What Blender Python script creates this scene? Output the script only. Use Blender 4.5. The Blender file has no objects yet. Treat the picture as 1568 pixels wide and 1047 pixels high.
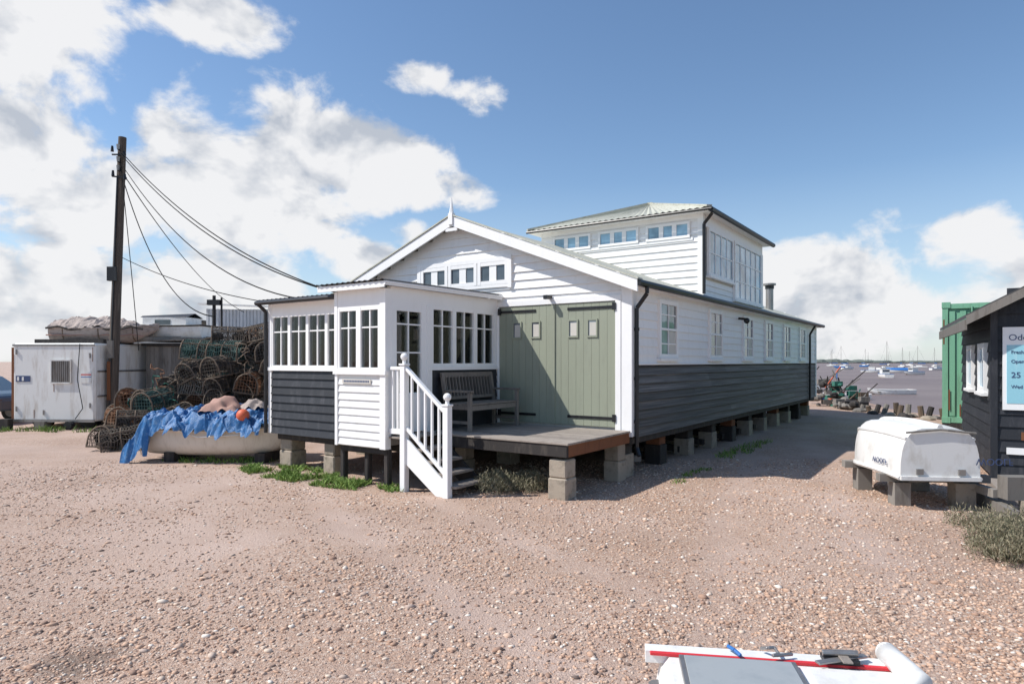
import bpy, bmesh, math, random
import numpy as np
from mathutils import Vector, Matrix, noise
random.seed(7); np.random.seed(7)
S=bpy.context.scene
COL=S.collection
R=math.radians
# ---------------------------------------------------------------- materials
def nmat(name):
    m=bpy.data.materials.new(name); m.use_nodes=True
    nt=m.node_tree; b=nt.nodes['Principled BSDF']
    return m,nt,b
def N(nt,t,**k):
    n=nt.nodes.new(t)
    for a,v in k.items(): setattr(n,a,v)
    return n
def L(nt,a,b): nt.links.new(a,b)
def ramp(nt,fac,stops,interp='LINEAR'):
    r=N(nt,'ShaderNodeValToRGB'); r.color_ramp.interpolation=interp
    e=r.color_ramp.elements
    while len(e)<len(stops): e.new(0.5)
    for i,(p,c) in enumerate(stops):
        e[i].position=p; e[i].color=(c[0],c[1],c[2],1)
    L(nt,fac,r.inputs['Fac']); return r.outputs['Color']
def mixc(nt,f,a,b,bt='MIX'):
    m=N(nt,'ShaderNodeMix',data_type='RGBA',blend_type=bt)
    for s,v in ((m.inputs[0],f),(m.inputs[6],a),(m.inputs[7],b)):
        if hasattr(v,'links'): L(nt,v,s)
        else: s.default_value=v if isinstance(v,(int,float)) else (v[0],v[1],v[2],1)
    return m.outputs[2]
def mth(nt,op,a,b=None,c=None,clamp=False):
    n=N(nt,'ShaderNodeMath',operation=op); n.use_clamp=clamp
    for i,v in enumerate((a,b,c)):
        if v is None: continue
        if hasattr(v,'links'): L(nt,v,n.inputs[i])
        else: n.inputs[i].default_value=v
    return n.outputs[0]
def coord(nt,scale=(1,1,1),kind='Object'):
    t=N(nt,'ShaderNodeTexCoord'); mp=N(nt,'ShaderNodeMapping'); mp.inputs['Scale'].default_value=scale
    L(nt,t.outputs[kind],mp.inputs['Vector']); return mp.outputs['Vector']
def noi(nt,v,scale,detail=6,rough=.6):
    n=N(nt,'ShaderNodeTexNoise'); n.inputs['Scale'].default_value=scale
    n.inputs['Detail'].default_value=detail; n.inputs['Roughness'].default_value=rough
    L(nt,v,n.inputs['Vector']); return n.outputs['Fac']
def paint(name,col,dirt_or_highlight=(.3,.27,.23),amt=.25,rough=.55,isl=.08,streak=(6,6,1.2),bump=.15,metal=0,lo=.5,hi=.75):
    m,nt,b=nmat(name)
    v=coord(nt,streak); f=noi(nt,v,1.6,5,.65)
    r=ramp(nt,f,[(lo,(0,0,0)),(hi,(amt,amt,amt))])
    base=mixc(nt,r,col,dirt_or_highlight)
    g=N(nt,'ShaderNodeNewGeometry')
    k=ramp(nt,g.outputs['Random Per Island'],[(0,(1-isl,)*3),(1,(1,)*3)])
    out=mixc(nt,1.0,base,k,'MULTIPLY')
    L(nt,out,b.inputs['Base Color']); b.inputs['Roughness'].default_value=rough; b.inputs['Metallic'].default_value=metal
    if bump:
        bp=N(nt,'ShaderNodeBump'); bp.inputs['Strength'].default_value=bump; bp.inputs['Distance'].default_value=.01
        L(nt,noi(nt,v,14,3),bp.inputs['Height']); L(nt,bp.outputs[0],b.inputs['Normal'])
    return m
WHITE=paint('white_paint',(.86,.86,.845),(.5,.48,.43),.25)
WHITE2=paint('white_board_paint',(.86,.86,.85),(.6,.59,.57),.25,isl=.06)
TRIM=paint('trim_white',(.88,.88,.87),(.55,.52,.47),.12,isl=.03,bump=0)
BLACKB=paint('tarred_boards',(.022,.025,.032),(.10,.10,.11),.5,.6,isl=.35,bump=.3)
GREYB=paint('weathered_tar_boards',(.070,.068,.072),(.27,.26,.26),.75,.65,isl=.45,streak=(1,.30,22),bump=.12,lo=.42,hi=.72)
SAGE=paint('sage_paint',(.31,.335,.255),(.24,.25,.2),.4,.6,isl=.06)
DECK=paint('deck_wood',(.34,.295,.255),(.18,.15,.125),.7,.8,isl=.3,bump=.4)
DARKW=paint('dark_timber',(.035,.03,.028),(.13,.11,.09),.6,.8,isl=.3,bump=.4)
BENCHW=paint('weathered_teak',(.22,.195,.17),(.09,.08,.07),.7,.8,isl=.25)
CONC=paint('concrete',(.40,.34,.27),(.16,.14,.11),.9,.9,isl=.3,streak=(5,5,5),bump=.9)
BLACKM=paint('black_metal',(.012,.012,.014),(.05,.05,.05),.3,.4,bump=0)
CABLE=paint('cable_rubber',(.02,.02,.02),(.04,.04,.04),.3,.95,bump=0); CABLE.node_tree.nodes['Principled BSDF'].inputs['Specular IOR Level'].default_value=.1
ROOF=paint('roof_sheet',(.52,.52,.44),(.28,.28,.2),.8,.7,isl=.12)
ROOFD=paint('roof_dark',(.07,.07,.072),(.16,.15,.13),.6,.8)
GREEN=paint('container_green',(.19,.43,.28),(.12,.2,.13),.65,.5,isl=.05,streak=(4,4,.7))
RUST=paint('rust',(.2,.08,.035),(.08,.03,.02),.6,.9)
GRP=paint('fibreglass',(.78,.775,.75),(.42,.38,.31),.55,.35,isl=.02,streak=(3,3,2),bump=.1)
CREAM=paint('cream_hull',(.74,.67,.58),(.48,.41,.33),.6,.5)
VANW=paint('van_white',(.78,.78,.75),(.40,.33,.25),.7,.5,streak=(3,3,.6),isl=.03)
GREYW=paint('grey_wood',(.26,.24,.215),(.12,.1,.08),.9,.9,isl=.4)
POLE=paint('pole_wood',(.085,.068,.055),(.24,.20,.16),.8,.9,streak=(12,12,.6),bump=.5)
BLUE=paint('blue_tarp',(.02,.14,.36),(.30,.42,.54),.6,.4,streak=(7,7,7),bump=.6,lo=.5,hi=.75)  # second colour paints whitish fold highlights into the tarp
ORANGE=paint('orange',(.70,.14,.06),(.4,.1,.05),.4)
RED=paint('red_line',(.65,.03,.04),(.4,.05,.05),.3,.5,bump=0)
GREENN=paint('green_net',(.03,.16,.12),(.1,.1,.06),.8,.9)
CORR=paint('corrugated_pale',(.62,.65,.67),(.4,.38,.35),.6,.5,isl=.12)
ROPE=paint('rope_frame',(.19,.14,.10),(.40,.32,.24),.9,.9,isl=.5)
INTER=paint('interior_cream',(.62,.59,.53),(.45,.45,.4),.4)
SIGNB=paint('sign_blue',(.30,.60,.70),(.6,.78,.82),.4,bump=0)
STEEL=paint('steel',(.33,.32,.31),(.18,.12,.08),.6,.4,metal=.7)
LEAFR=paint('geranium',(.7,.02,.12),(.8,.15,.3),.8)
BLUEC=paint('cover_blue',(.03,.16,.45),(.08,.2,.4),.3)
TEXTB=paint('lettering',(.05,.08,.18),(.05,.08,.18),0,bump=0)
TARPG=paint('grey_tarp',(.42,.35,.31),(.18,.14,.12),.9,.8,streak=(5,5,9),bump=.6)
PINKC=paint('faded_pink_cloth',(.42,.25,.20),(.25,.2,.16),.8,.9)
PERSP=paint('hazy_perspex',(.36,.38,.38),(.24,.27,.28),.6,.15,bump=0,streak=(3,3,3))
CARP=paint('car_paint',(.10,.16,.22),(.2,.22,.24),.4,.25,bump=0)
def glassmat(name,opaque,tint=(.03,.04,.05)):
    m,nt,b=nmat(name)
    if opaque:
        v=coord(nt,(1,1,1)); r=ramp(nt,noi(nt,v,1.3,3),[(.35,tint),(.7,tuple(c*3+.02 for c in tint))])
        L(nt,r,b.inputs['Base Color']); b.inputs['Roughness'].default_value=.04
        b.inputs['Specular IOR Level'].default_value=.9
        bp=N(nt,'ShaderNodeBump'); bp.inputs['Strength'].default_value=.15; bp.inputs['Distance'].default_value=.02; L(nt,noi(nt,v,2.2,2),bp.inputs['Height']); L(nt,bp.outputs[0],b.inputs['Normal'])
    else:
        nt.nodes.remove(b); o=nt.nodes['Material Output']
        t=N(nt,'ShaderNodeBsdfTransparent'); t.inputs[0].default_value=(.9,.94,.94,1)
        g=N(nt,'ShaderNodeBsdfGlossy'); g.inputs['Roughness'].default_value=.02
        lw=N(nt,'ShaderNodeFresnel'); lw.inputs[0].default_value=1.6
        mx=N(nt,'ShaderNodeMixShader'); L(nt,lw.outputs[0],mx.inputs[0]); L(nt,t.outputs[0],mx.inputs[1]); L(nt,g.outputs[0],mx.inputs[2])
        L(nt,mx.outputs[0],o.inputs[0])
    return m
GLD=glassmat('dark_glass',True)
GLB=glassmat('painted_sky_glass',True,(.13,.22,.28))  # blue tint paints the sky reflection into the glass colour
GLW=glassmat('mottled_grey_glass',True,(.10,.115,.125))  # grey glass colour with paler noise patches
GLT=glassmat('clear_glass',False)
def leafm(name,c1,c2):
    m,nt,b=nmat(name); g=N(nt,'ShaderNodeNewGeometry')
    L(nt,ramp(nt,g.outputs['Random Per Island'],[(0,c1),(1,c2)]),b.inputs['Base Color']); b.inputs['Roughness'].default_value=.8
    return m
GRASS=leafm('grass_blades',(.07,.15,.02),(.26,.36,.08))
SCRUB=leafm('scrub',(.10,.11,.06),(.36,.31,.21))
HEDGE=leafm('far_trees',(.10,.12,.11),(.16,.18,.15))
# ---------------------------------------------------------------- mesh builder
class MB:
    def __init__(s): s.v=[];s.f=[];s.m=[];s.mats=[]
    def mi(s,mat):
        if mat not in s.mats: s.mats.append(mat)
        return s.mats.index(mat)
    def add(s,vs,fs,mat):
        o=len(s.v); s.v+= [tuple(v) for v in vs]; k=s.mi(mat)
        for f in fs: s.f.append([i+o for i in f]); s.m.append(k)
    def box(s,x0,x1,y0,y1,z0,z1,mat):
        s.add([(x,y,z) for z in(z0,z1) for y in(y0,y1) for x in(x0,x1)],BF,mat)
    def fbox(s,F,u0,u1,d0,d1,z0,z1,mat):
        o,u,n=F; vs=[]
        for z in(z0,z1):
            for d in(d0,d1):
                for a in(u0,u1): vs.append(o+u*a+n*d+Vector((0,0,z)))
        s.add(vs,BF,mat)
    def beam(s,p0,p1,w,h,mat,up=Vector((0,0,1))):
        p0=Vector(p0);p1=Vector(p1); d=(p1-p0).normalized()
        if abs(d.dot(up))>.98: up=Vector((1,0,0))
        x=d.cross(up).normalized()*w/2; y=x.cross(d).normalized()*h/2
        s.add([p+sx*x+sy*y for p in(p0,p1) for sy in(-1,1) for sx in(-1,1)],BF,mat)
    def cyl(s,p0,p1,r0,r1,mat,n=10,cap=True):
        p0=Vector(p0);p1=Vector(p1); d=(p1-p0).normalized(); up=Vector((0,0,1)) if abs(d.z)<.95 else Vector((1,0,0))
        x=d.cross(up).normalized(); y=x.cross(d); vs=[]
        for p,r in((p0,r0),(p1,r1)):
            for i in range(n): a=2*math.pi*i/n; vs.append(p+x*r*math.cos(a)+y*r*math.sin(a))
        fs=[(i,(i+1)%n,n+(i+1)%n,n+i) for i in range(n)]
        if cap: fs+=[tuple(range(n)),tuple(range(n,2*n))]
        s.add(vs,fs,mat)
    def tube(s,pts,r,mat,n=6):
        for a,b in zip(pts[:-1],pts[1:]): s.cyl(a,b,r,r,mat,n)
    def ball(s,c,r,mat,sz=1,nu=12,nv=8):
        c=Vector(c); vs=[];fs=[]
        for j in range(nv+1):
            t=math.pi*j/nv
            for i in range(nu):
                a=2*math.pi*i/nu; vs.append(c+Vector((r*math.sin(t)*math.cos(a),r*math.sin(t)*math.sin(a),r*sz*math.cos(t))))
        for j in range(nv):
            for i in range(nu): fs.append((j*nu+i,j*nu+(i+1)%nu,(j+1)*nu+(i+1)%nu,(j+1)*nu+i))
        s.add(vs,fs,mat)
    def grid(s,fn,nu,nv,mat):
        vs=[fn(i/nu,j/nv) for j in range(nv+1) for i in range(nu+1)]
        fs=[(j*(nu+1)+i,j*(nu+1)+i+1,(j+1)*(nu+1)+i+1,(j+1)*(nu+1)+i) for j in range(nv) for i in range(nu)]
        s.add(vs,fs,mat)
    def clap(s,F,rng,z0,z1,sp,mat,out=.026,jit=.002,seam=0):
        o,u,n=F; z=z0
        while z<z1-.01:
            zt=min(z+sp+.012,z1); r=rng(z) if callable(rng) else rng
            segs=[r]
            if seam:
                segs=[];a=r[0]
                while a<r[1]-.01:
                    b=min(a+seam*random.uniform(.6,1.3),r[1]); 
                    if r[1]-b<.4:b=r[1]
                    segs.append((a,b-.002)); a=b
            for (a,b) in segs:
                if b-a>.02:
                    j=[random.uniform(-jit,jit) for _ in range(4)]
                    P=lambda q,d,zz:o+u*q+n*d+Vector((0,0,zz))
                    vs=[P(a,-.01,z+j[0]),P(b,-.01,z+j[1]),P(a,out,z+j[0]),P(b,out,z+j[1]),P(a,-.01,zt),P(b,-.01,zt),P(a,.004,zt),P(b,.004,zt)]
                    s.add(vs,BF,mat)
            z+=sp
    def build(s,name,parent=None,M=None,smooth=False,bevel=0,recalc=True):
        me=bpy.data.meshes.new(name); me.from_pydata(s.v,[],s.f)
        for m in s.mats: me.materials.append(m)
        me.polygons.foreach_set('material_index',s.m)
        if recalc:
            bm=bmesh.new(); bm.from_mesh(me); bmesh.ops.recalc_face_normals(bm,faces=bm.faces); bm.to_mesh(me); bm.free()
        if smooth: me.polygons.foreach_set('use_smooth',[True]*len(me.polygons))
        me.update(); ob=bpy.data.objects.new(name,me); COL.objects.link(ob)
        if parent: ob.parent=parent
        if M is not None: ob.matrix_local=M
        if bevel:
            b=ob.modifiers.new('bevel','BEVEL'); b.width=bevel; b.segments=1; b.limit_method='ANGLE'
        return ob
BF=[(0,2,3,1),(4,5,7,6),(0,1,5,4),(1,3,7,5),(3,2,6,7),(2,0,4,6)]
def empty(name,x=0,y=0,z=0,rz=0):
    e=bpy.data.objects.new(name,None); COL.objects.link(e); e.location=(x,y,z); e.rotation_euler=(0,0,rz); e.empty_display_size=.3; return e
def V(*a): return Vector(a)
def frame(ox,oy,u,n): return (V(ox,oy,0),V(*u,0),V(*n,0))
def window(mb,F,u0,u1,z0,z1,cols,rows,glass,fw=.06,bar=.025,d=.035,proud=.065,sill=True,mat=None):
    mat=mat or TRIM
    mb.fbox(F,u0+.01,u1-.01,d-.012,d,z0+.01,z1-.01,glass)
    mb.fbox(F,u0,u0+fw,d-.03,proud,z0,z1,mat); mb.fbox(F,u1-fw,u1,d-.03,proud,z0,z1,mat)
    mb.fbox(F,u0+fw,u1-fw,d-.03,proud-.003,z1-fw,z1,mat); mb.fbox(F,u0+fw,u1-fw,d-.03,proud-.003,z0,z0+fw,mat)
    for i in range(1,cols):
        c=u0+fw+(u1-u0-2*fw)*i/cols; mb.fbox(F,c-bar/2,c+bar/2,d-.02,proud-.015,z0+fw,z1-fw,mat)
    for r in rows:
        c=z0+(z1-z0)*r; mb.fbox(F,u0+fw,u1-fw,d-.02,proud-.018,c-bar/2,c+bar/2,mat)
    if sill: mb.fbox(F,u0-.04,u1+.04,d-.03,proud+.04,z0-.05,z0-.002,mat)
# ================================================================ HOUSE
H=empty('weatherboarded_house',1.92,10.72,0,R(-34.8))
W=7.14; D=15.5; EZ=3.22; PZ=4.60; FL=.68
sl=(PZ-EZ)/(W/2)
FF=frame(0,0,(1,0),(0,-1)); FS=frame(0,0,(0,1),(1,0))
mb=MB()
mb.box(-W,-.012,.012,D,FL,EZ-.02,INTER)
mb.add([(-W,.012,EZ-.02),(-.012,.012,EZ-.02),(-W/2,.012,PZ-.03),(-W,D,EZ-.02),(-.012,D,EZ-.02),(-W/2,D,PZ-.03)],[(0,1,2),(3,5,4),(0,2,5,3),(1,4,5,2),(0,3,4,1)],INTER)
mb.build('wall_core',H)
mb=MB()
def gr(z):
    if z+.07<EZ: return (-W+.03,-.02)
    h=(z+.07-EZ)/sl; return (-W+h,-h)
mb.clap(FF,gr,2.92,PZ-.06,.15,WHITE2,out=.034)
mb.clap(FF,(-W+.03,-2.7),1.8,2.92,.145,WHITE2)
mb.clap(FF,(-W+.03,-2.7),FL,1.8,.145,BLACKB)
mb.build('front_weatherboards',H)
mb=MB()
mb.clap(FS,(.12,D),1.86,EZ-.06,.15,WHITE2,out=.03,seam=4)
mb.build('side_white_weatherboards',H)
mb=MB(); mb.clap(FS,(.12,D),FL-.02,1.84,.145,GREYB,out=.045,jit=.004,seam=4.5); mb.build('side_dark_weatherboards',H)
FB=frame(0,D,(1,0),(0,1)); FLf=frame(-W,0,(0,1),(-1,0))
mb=MB(); mb.clap(FB,gr,FL,PZ-.06,.15,WHITE2); mb.clap(FLf,(0,D),FL,EZ-.06,.15,WHITE2); mb.build('rear_weatherboards',H)
mb=MB()
mb.box(-.14,.05,-.04,.118,FL,EZ-.03,TRIM)
mb.fbox(FF,-.245,-.142,0,.05,FL+.02,2.9,TRIM); mb.fbox(FF,-2.70,-2.6,0,.05,FL+.1,2.9,TRIM); mb.fbox(FF,-2.7,-.142,0,.048,2.9,3.0,TRIM)
mb.fbox(FS,.12,D,0,.052,1.842,1.872,TRIM)
mb.box(-.1,.05,D-.1,D+.05,FL,EZ-.03,TRIM)
mb.build('corner_trim',H,bevel=.005)
# doors
mb=MB(); n=8
for (a,b) in((-2.595,-1.44),(-1.43,-.25)):
    for i in range(n):
        w=(b-a)/n; mb.fbox(FF,a+i*w+.002,a+(i+1)*w-.002,.0,.03,.82,2.89,SAGE)
mb.fbox(FF,-1.47,-1.40,.03,.05,.82,2.89,SAGE)
for c in(-2.2,-1.80,-1.04,-.67):
    mb.fbox(FF,c-.085,c+.085,.03,.036,2.33,2.6,GLW); mb.fbox(FF,c-.05,c+.075,.0365,.038,2.34,2.56,INTER)  # cream panels paint a whitish reflection onto the door panes
    for (p,q,r,s_) in((-.1,-.075,2.31,2.62),(.075,.1,2.31,2.62)): mb.fbox(FF,c+p,c+q,.03,.05,r,s_,SAGE)
    mb.fbox(FF,c-.075,c+.075,.03,.048,2.595,2.62,SAGE); mb.fbox(FF,c-.075,c+.075,.03,.048,2.31,2.335,SAGE)
for z in(2.80,.96):
    for (a,b) in((-2.58,-1.8),(-1.15,-.26)):
        mb.fbox(FF,a,b,.031,.045,z-.02,z+.025,BLACKM); e=b if b>-1 else a
        mb.fbox(FF,e-.03,e+.03,.045,.07,z-.05,z+.07,BLACKM)
mb.build('double_doors',H)
# gable window
mb=MB(); mb.fbox(FF,-4.56,-2.36,.0,.06,3.27,3.33,TRIM); mb.fbox(FF,-4.56,-2.36,.0,.065,3.75,3.83,TRIM)
for i in range(3):
    u=-4.53+i*.72; window(mb,FF,u,u+.70,3.33,3.75,2,[],GLD,.07,.16,sill=False)
mb.fbox(FF,-4.62,-4.53,0,.07,3.25,3.84,TRIM); mb.fbox(FF,-2.39,-2.31,0,.07,3.25,3.84,TRIM)
mb.build('gable_window',H)
# roof
mb=MB()
def slope(x0,z0,x1,z1,y0,y1,t,mat): 
    mb.add([(x0,y0,z0),(x1,y0,z1),(x1,y0,z1+t),(x0,y0,z0+t),(x0,y1,z0),(x1,y1,z1),(x1,y1,z1+t),(x0,y1,z0+t)],[(0,1,2,3),(4,7,6,5),(0,4,5,1),(1,5,6,2),(2,6,7,3),(3,7,4,0)],mat)
ov=.22
slope(ov,EZ-ov*sl,-W/2,PZ,-.22,D+.2,.06,ROOF); slope(-W-ov,EZ-ov*sl,-W/2,PZ,-.22,D+.2,.06,ROOF)
mb.build('main_roof',H)
mb=MB()
slope(ov+.02,EZ-ov*sl-.13,-W/2,PZ-.12,-.262,-.224,.19,TRIM); slope(-W-ov-.02,EZ-ov*sl-.13,-W/2,PZ-.12,-.262,-.224,.19,TRIM)
slope(ov+.04,EZ-ov*sl+.065,-W/2,PZ+.08,-.28,-.1,.025,ROOF); slope(-W-ov-.02,EZ-ov*sl+.065,-W/2,PZ+.08,-.28,-.1,.025,ROOF)
mb.box(-W/2-.05,-W/2+.05,-.29,-.2,PZ-.1,PZ+.12,TRIM)
mb.cyl((-W/2,-.245,PZ+.12),(-W/2,-.245,PZ+.42),.045,.006,TRIM,6)
mb.box(-W/2-.14,-W/2+.14,-.258,-.23,PZ-.22,PZ-.16,TRIM)
mb.build('bargeboards',H)
mb=MB()
mb.box(.0,ov-.03,-.2,D+.1,EZ-.12,EZ-.085,TRIM)
mb.cyl((ov+.03,-.25,EZ-.07),(ov+.03,D+.2,EZ-.07),.055,.055,BLACKM,8)
mb.tube([V(ov+.03,.1,EZ-.1),V(ov+.03,.1,EZ-.22),V(.09,.06,EZ-.45),V(.09,.06,.5),V(.16,.0,.38)],.035,BLACKM,8)
mb.tube([V(ov+.03,14.2,EZ-.1),V(.08,14.2,EZ-.4),V(.08,14.2,.6)],.035,BLACKM,8)
for z in(2.4,1.6,.9): mb.cyl((.09,.06,z),(.09,.06,z+.05),.045,.045,BLACKM,8)
mb.build('gutters',H)
mb=MB()
for b in(1.10,3.82,6.32,8.38,10.5,12.7):
    window(mb,FS,b,b+.9,1.96,3.0,2,[.25,.75],GLW,.075,.02); mb.fbox(FS,b+.07,b+.83,.03,.06,2.46,2.5,TRIM)
    mb.fbox(FS,b+.5,b+.82,.0355,.037,2.0,2.45,INTER)
mb.build('side_windows',H)
mb=MB(); mb.box(-1.52,-1.46,-.16,-.03,3.0,3.05,BLACKM); mb.box(-1.53,-1.45,-.22,-.14,2.98,3.05,BLACKM)
mb.cyl((.03,6.0,2.92),(.2,6.0,2.9),.03,.03,BLACKM); mb.ball((.22,6.0,2.86),.07,BLACKM)
mb.box(-2.85,-2.78,-.14,-.02,2.86,2.95,BLACKM)
mb.build('wall_lamps',H)
# underfloor
mb=MB()
mb.box(-W,-.02,.02,D,FL-.14,FL-.022,DARKW)
for i in range(11):
    b=.25+i*1.48
    for a in(-.28,-2.6,-4.8,-6.9):
        w=.16; h=random.uniform(-.02,.02)
        M=CONC if random.random()<.8 else DARKW
        mb.box(a-w,a+w,b-w,b+w,-.1,.36+h,M); mb.box(a-w+.02,a+w-.02,b-w+.02,b+w-.02,.362+h,.53,RUST if i%3==1 else DARKW)
mb.build('foundation_piers',H,bevel=.012)
mb=MB()
for i in range(8): mb.beam((-.3,1.7+i*1.4,.12),(-5,2.6+i*1.4,.35),.12,.12,DARKW)
for i in range(14):
    c=V(random.uniform(-6,-.8),random.uniform(.5,14),.14); mb.beam(c,c+V(random.uniform(-1.4,1.4),random.uniform(-1,1),random.uniform(-.05,.15)),.2,.1,random.choice([DARKW,GREYW,RUST]))
for i in range(9): mb.box(-W+.1,-W+.3,i*1.7,i*1.7+1.5,0,.5,DARKW)  # added dark blocks along the far edge, shutting out daylight under the floor
mb.build('timber_and_daylight_blocks',H)
mb=MB(); mb.cyl((-.8,12.4,3.2),(-.8,12.4,4.3),.12,.12,STEEL,12); mb.cyl((-.8,12.4,4.36),(-.8,12.4,4.42),.2,.2,STEEL,12); mb.cyl((-.8,12.4,4.25),(-.8,12.4,4.36),.14,.14,BLACKM,12)
mb.build('stove_flue',H)
# ---- upper storey
T0,T1=3.61,8.26; TX=-3.96; TE=5.02
FT=frame(0,T0,(1,0),(0,-1)); FTs=frame(-.03,0,(0,1),(1,0))
mb=MB(); mb.box(TX+.01,-.04,T0+.012,T1,3.0,TE,INTER)
mb.clap(FT,(TX,-.04),3.1,TE-.12,.145,WHITE2,out=.032); mb.clap(FTs,(T0+.05,T1),3.15,3.62,.12,WHITE2)
mb.fbox(FT,TX,-.05,0,.04,TE-.14,TE,TRIM); mb.box(-.12,-.0,T0-.035,T0+.08,3.1,TE,TRIM); mb.fbox(FTs,T0+.1,T1,0,.04,TE-.3,TE,TRIM)
mb.fbox(FTs,T1-.1,T1+.02,0,.05,3.1,TE-.3,TRIM)
FTl=frame(TX,0,(0,1),(-1,0)); mb.clap(FTl,(T0,T1),3.5,TE,.145,WHITE2)
mb.build('upper_storey_walls',H)
mb=MB()
mb.fbox(FT,-3.75,-.22,0,.045,4.44,4.50,TRIM)
for (a,b) in((-3.62,-2.62),(-2.42,-1.44),(-1.26,-.28)):
    window(mb,FT,a,b,4.50,4.84,3,[],GLB,.05,.10,sill=False)
window(mb,FTs,T0+.25,T0+2.0,3.72,4.72,4,[.5],GLB,.06,.03)
window(mb,FTs,T0+2.1,T1-.15,3.35,4.72,5,[.33,.66],GLB,.06,.03)
mb.build('upper_storey_windows',H)
mb=MB(); o=.26; x0,x1,y0,y1=TX-o,o-.06,T0-o,T1+o
cx=(x0+x1)/2; ra=V(cx,y0+2.15,TE+.80); rb=V(cx,y1-2.15,TE+.80); e=TE+.02
P=[V(x0,y0,e),V(x1,y0,e),V(x1,y1,e),V(x0,y1,e)]
def strips(A,B,C,Dd,n):
    vs=[];fs=[]
    nn=n*4
    nrm=((B-A).cross(Dd-A)).normalized()
    if nrm.z<0:nrm=-nrm
    for i in range(nn+1):
        t=i/nn; h=nrm*(.012*math.sin(i*math.pi/2)); vs+= [A.lerp(B,t)+h,Dd.lerp(C,t)+h]
    for i in range(nn): fs.append((2*i,2*i+2,2*i+3,2*i+1))
    mb.add(vs,fs,ROOF)
strips(P[0],P[1],ra+V(.01,0,0),ra,30); strips(P[1],P[2],rb,ra,36); strips(P[2],P[3],rb,rb+V(.01,0,0),30); strips(P[3],P[0],ra,rb,36)
mb.box(x0+.02,x1-.02,y0+.02,y1-.02,e-.07,e-.015,TRIM)
mb.beam(P[0]+V(0,0,.02),ra,.12,.04,ROOF); mb.beam(P[1]+V(0,0,.02),ra,.12,.04,ROOF); mb.beam(ra,rb,.14,.05,ROOF)
mb.build('upper_storey_roof',H)
mb=MB(); mb.cyl((x1+.03,y0-.02,e-.05),(x1+.03,y1,e-.05),.055,.055,BLACKM,8); mb.cyl((x0,y0-.03,e-.05),(x1+.06,y0-.03,e-.05),.03,.03,BLACKM,8)
mb.tube([V(x1,T0-.08,e-.1),V(.03,T0-.08,e-.3),V(.03,T0-.08,3.3)],.035,BLACKM,8)
mb.build('upper_storey_gutters',H)
# ================================================================ PORCH
PX=-2.66; B1=-2.85; BX=-3.77; B2=-2.6; LX=-5.84
Fb=frame(0,B1,(1,0),(0,-1)); Fl=frame(0,B2,(1,0),(0,-1)); Fr=frame(PX,0,(0,1),(1,0)); FLs=frame(LX,0,(0,1),(-1,0))
mb=MB()
mb.box(LX+.02,PX-.05,B2+.03,-.03,.62,.72,DECK); mb.box(BX+.02,PX-.05,B1+.03,B2+.03,.62,.72,DECK)
mb.fbox(Fb,BX,PX,-.06,-.01,.58,1.72,INTER); mb.clap(Fb,(BX+.05,PX-.08),.60,1.70,.118,WHITE)
mb.fbox(Fb,BX-.02,PX+.04,-.06,.06,1.70,1.76,TRIM); mb.fbox(Fb,BX,BX+.06,0,.035,.58,1.70,TRIM)
mb.box(PX-.1,PX+.02,B1-.035,B1+.08,.58,3.0,TRIM); mb.fbox(Fb,BX-.02,BX+.05,-.06,.03,1.76,3.0,TRIM)
mb.box(BX-.03,BX+.02,B1+.0,B2,.58,3.0,TRIM)
mb.fbox(Fl,LX,BX-.03,-.06,-.01,.62,1.76,INTER); mb.clap(Fl,(LX+.05,BX-.03),.62,1.74,.14,BLACKB,out=.035); mb.fbox(Fl,LX-.03,BX-.03,-.06,.05,1.74,1.80,TRIM)
mb.box(LX-.03,LX+.06,B2-.03,B2+.07,.62,2.95,TRIM)
mb.clap(FLs,(B2+.07,-.03),.62,1.8,.125,BLACKB); mb.fbox(FLs,B2+.07,-.03,-.06,.03,1.8,1.86,TRIM); mb.fbox(FLs,B2+.07,-.03,-.06,.03,2.75,2.95,TRIM)
for b in(-1.8,-.9,-.1): mb.fbox(FLs,b-.04,b+.04,-.06,.03,1.86,2.75,TRIM)
mb.fbox(Fb,BX+.05,PX-.1,-.06,.02,2.74,3.02,TRIM); mb.fbox(Fl,LX+.06,BX-.03,-.06,.02,2.72,2.93,TRIM)
mb.fbox(Fr,B1+.08,-.05,-.06,.02,2.80,3.04,TRIM)
mb.fbox(Fr,-1.94,-.05,-.06,-.01,.72,1.78,INTER); mb.clap(Fr,(-1.92,-.05),.76,1.76,.125,BLACKB); mb.fbox(Fr,-1.94,-.05,-.06,.05,1.76,1.82,TRIM)
mb.fbox(Fr,-1.98,-1.86,-.07,.04,.76,2.80,TRIM); mb.fbox(Fr,-.12,-.05,-.06,.03,1.82,2.80,TRIM)
mb.build('porch_walls',H)
mb=MB()
def gl(F,u0,u1,z0,z1,cols,rows,fw=.05,bar=.022): window(mb,F,u0,u1,z0,z1,cols,rows,GLT,fw,bar,d=-.01,proud=.025,sill=False)
gl(Fb,BX+.05,BX+.53,1.76,2.74,2,[.68]); gl(Fb,BX+.53,PX-.1,1.76,2.74,2,[.68])
k=(BX-.03-LX-.06)/4
for i in range(4): gl(Fl,LX+.06+i*k,LX+.06+(i+1)*k,1.80,2.72,2,[.68],fw=.035)
k=(1.86-.12)/3
for i in range(3): gl(Fr,-1.86+i*k,-1.86+(i+1)*k,1.82,2.80,2,[.68])
gl(Fr,-2.77,-1.98,.80,2.80,2,[.3,.62,.84],fw=.12)
mb.fbox(Fr,-2.65,-2.1,-.03,.03,.92,1.4,TRIM)
mb.build('porch_windows',H)
mb=MB()
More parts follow.
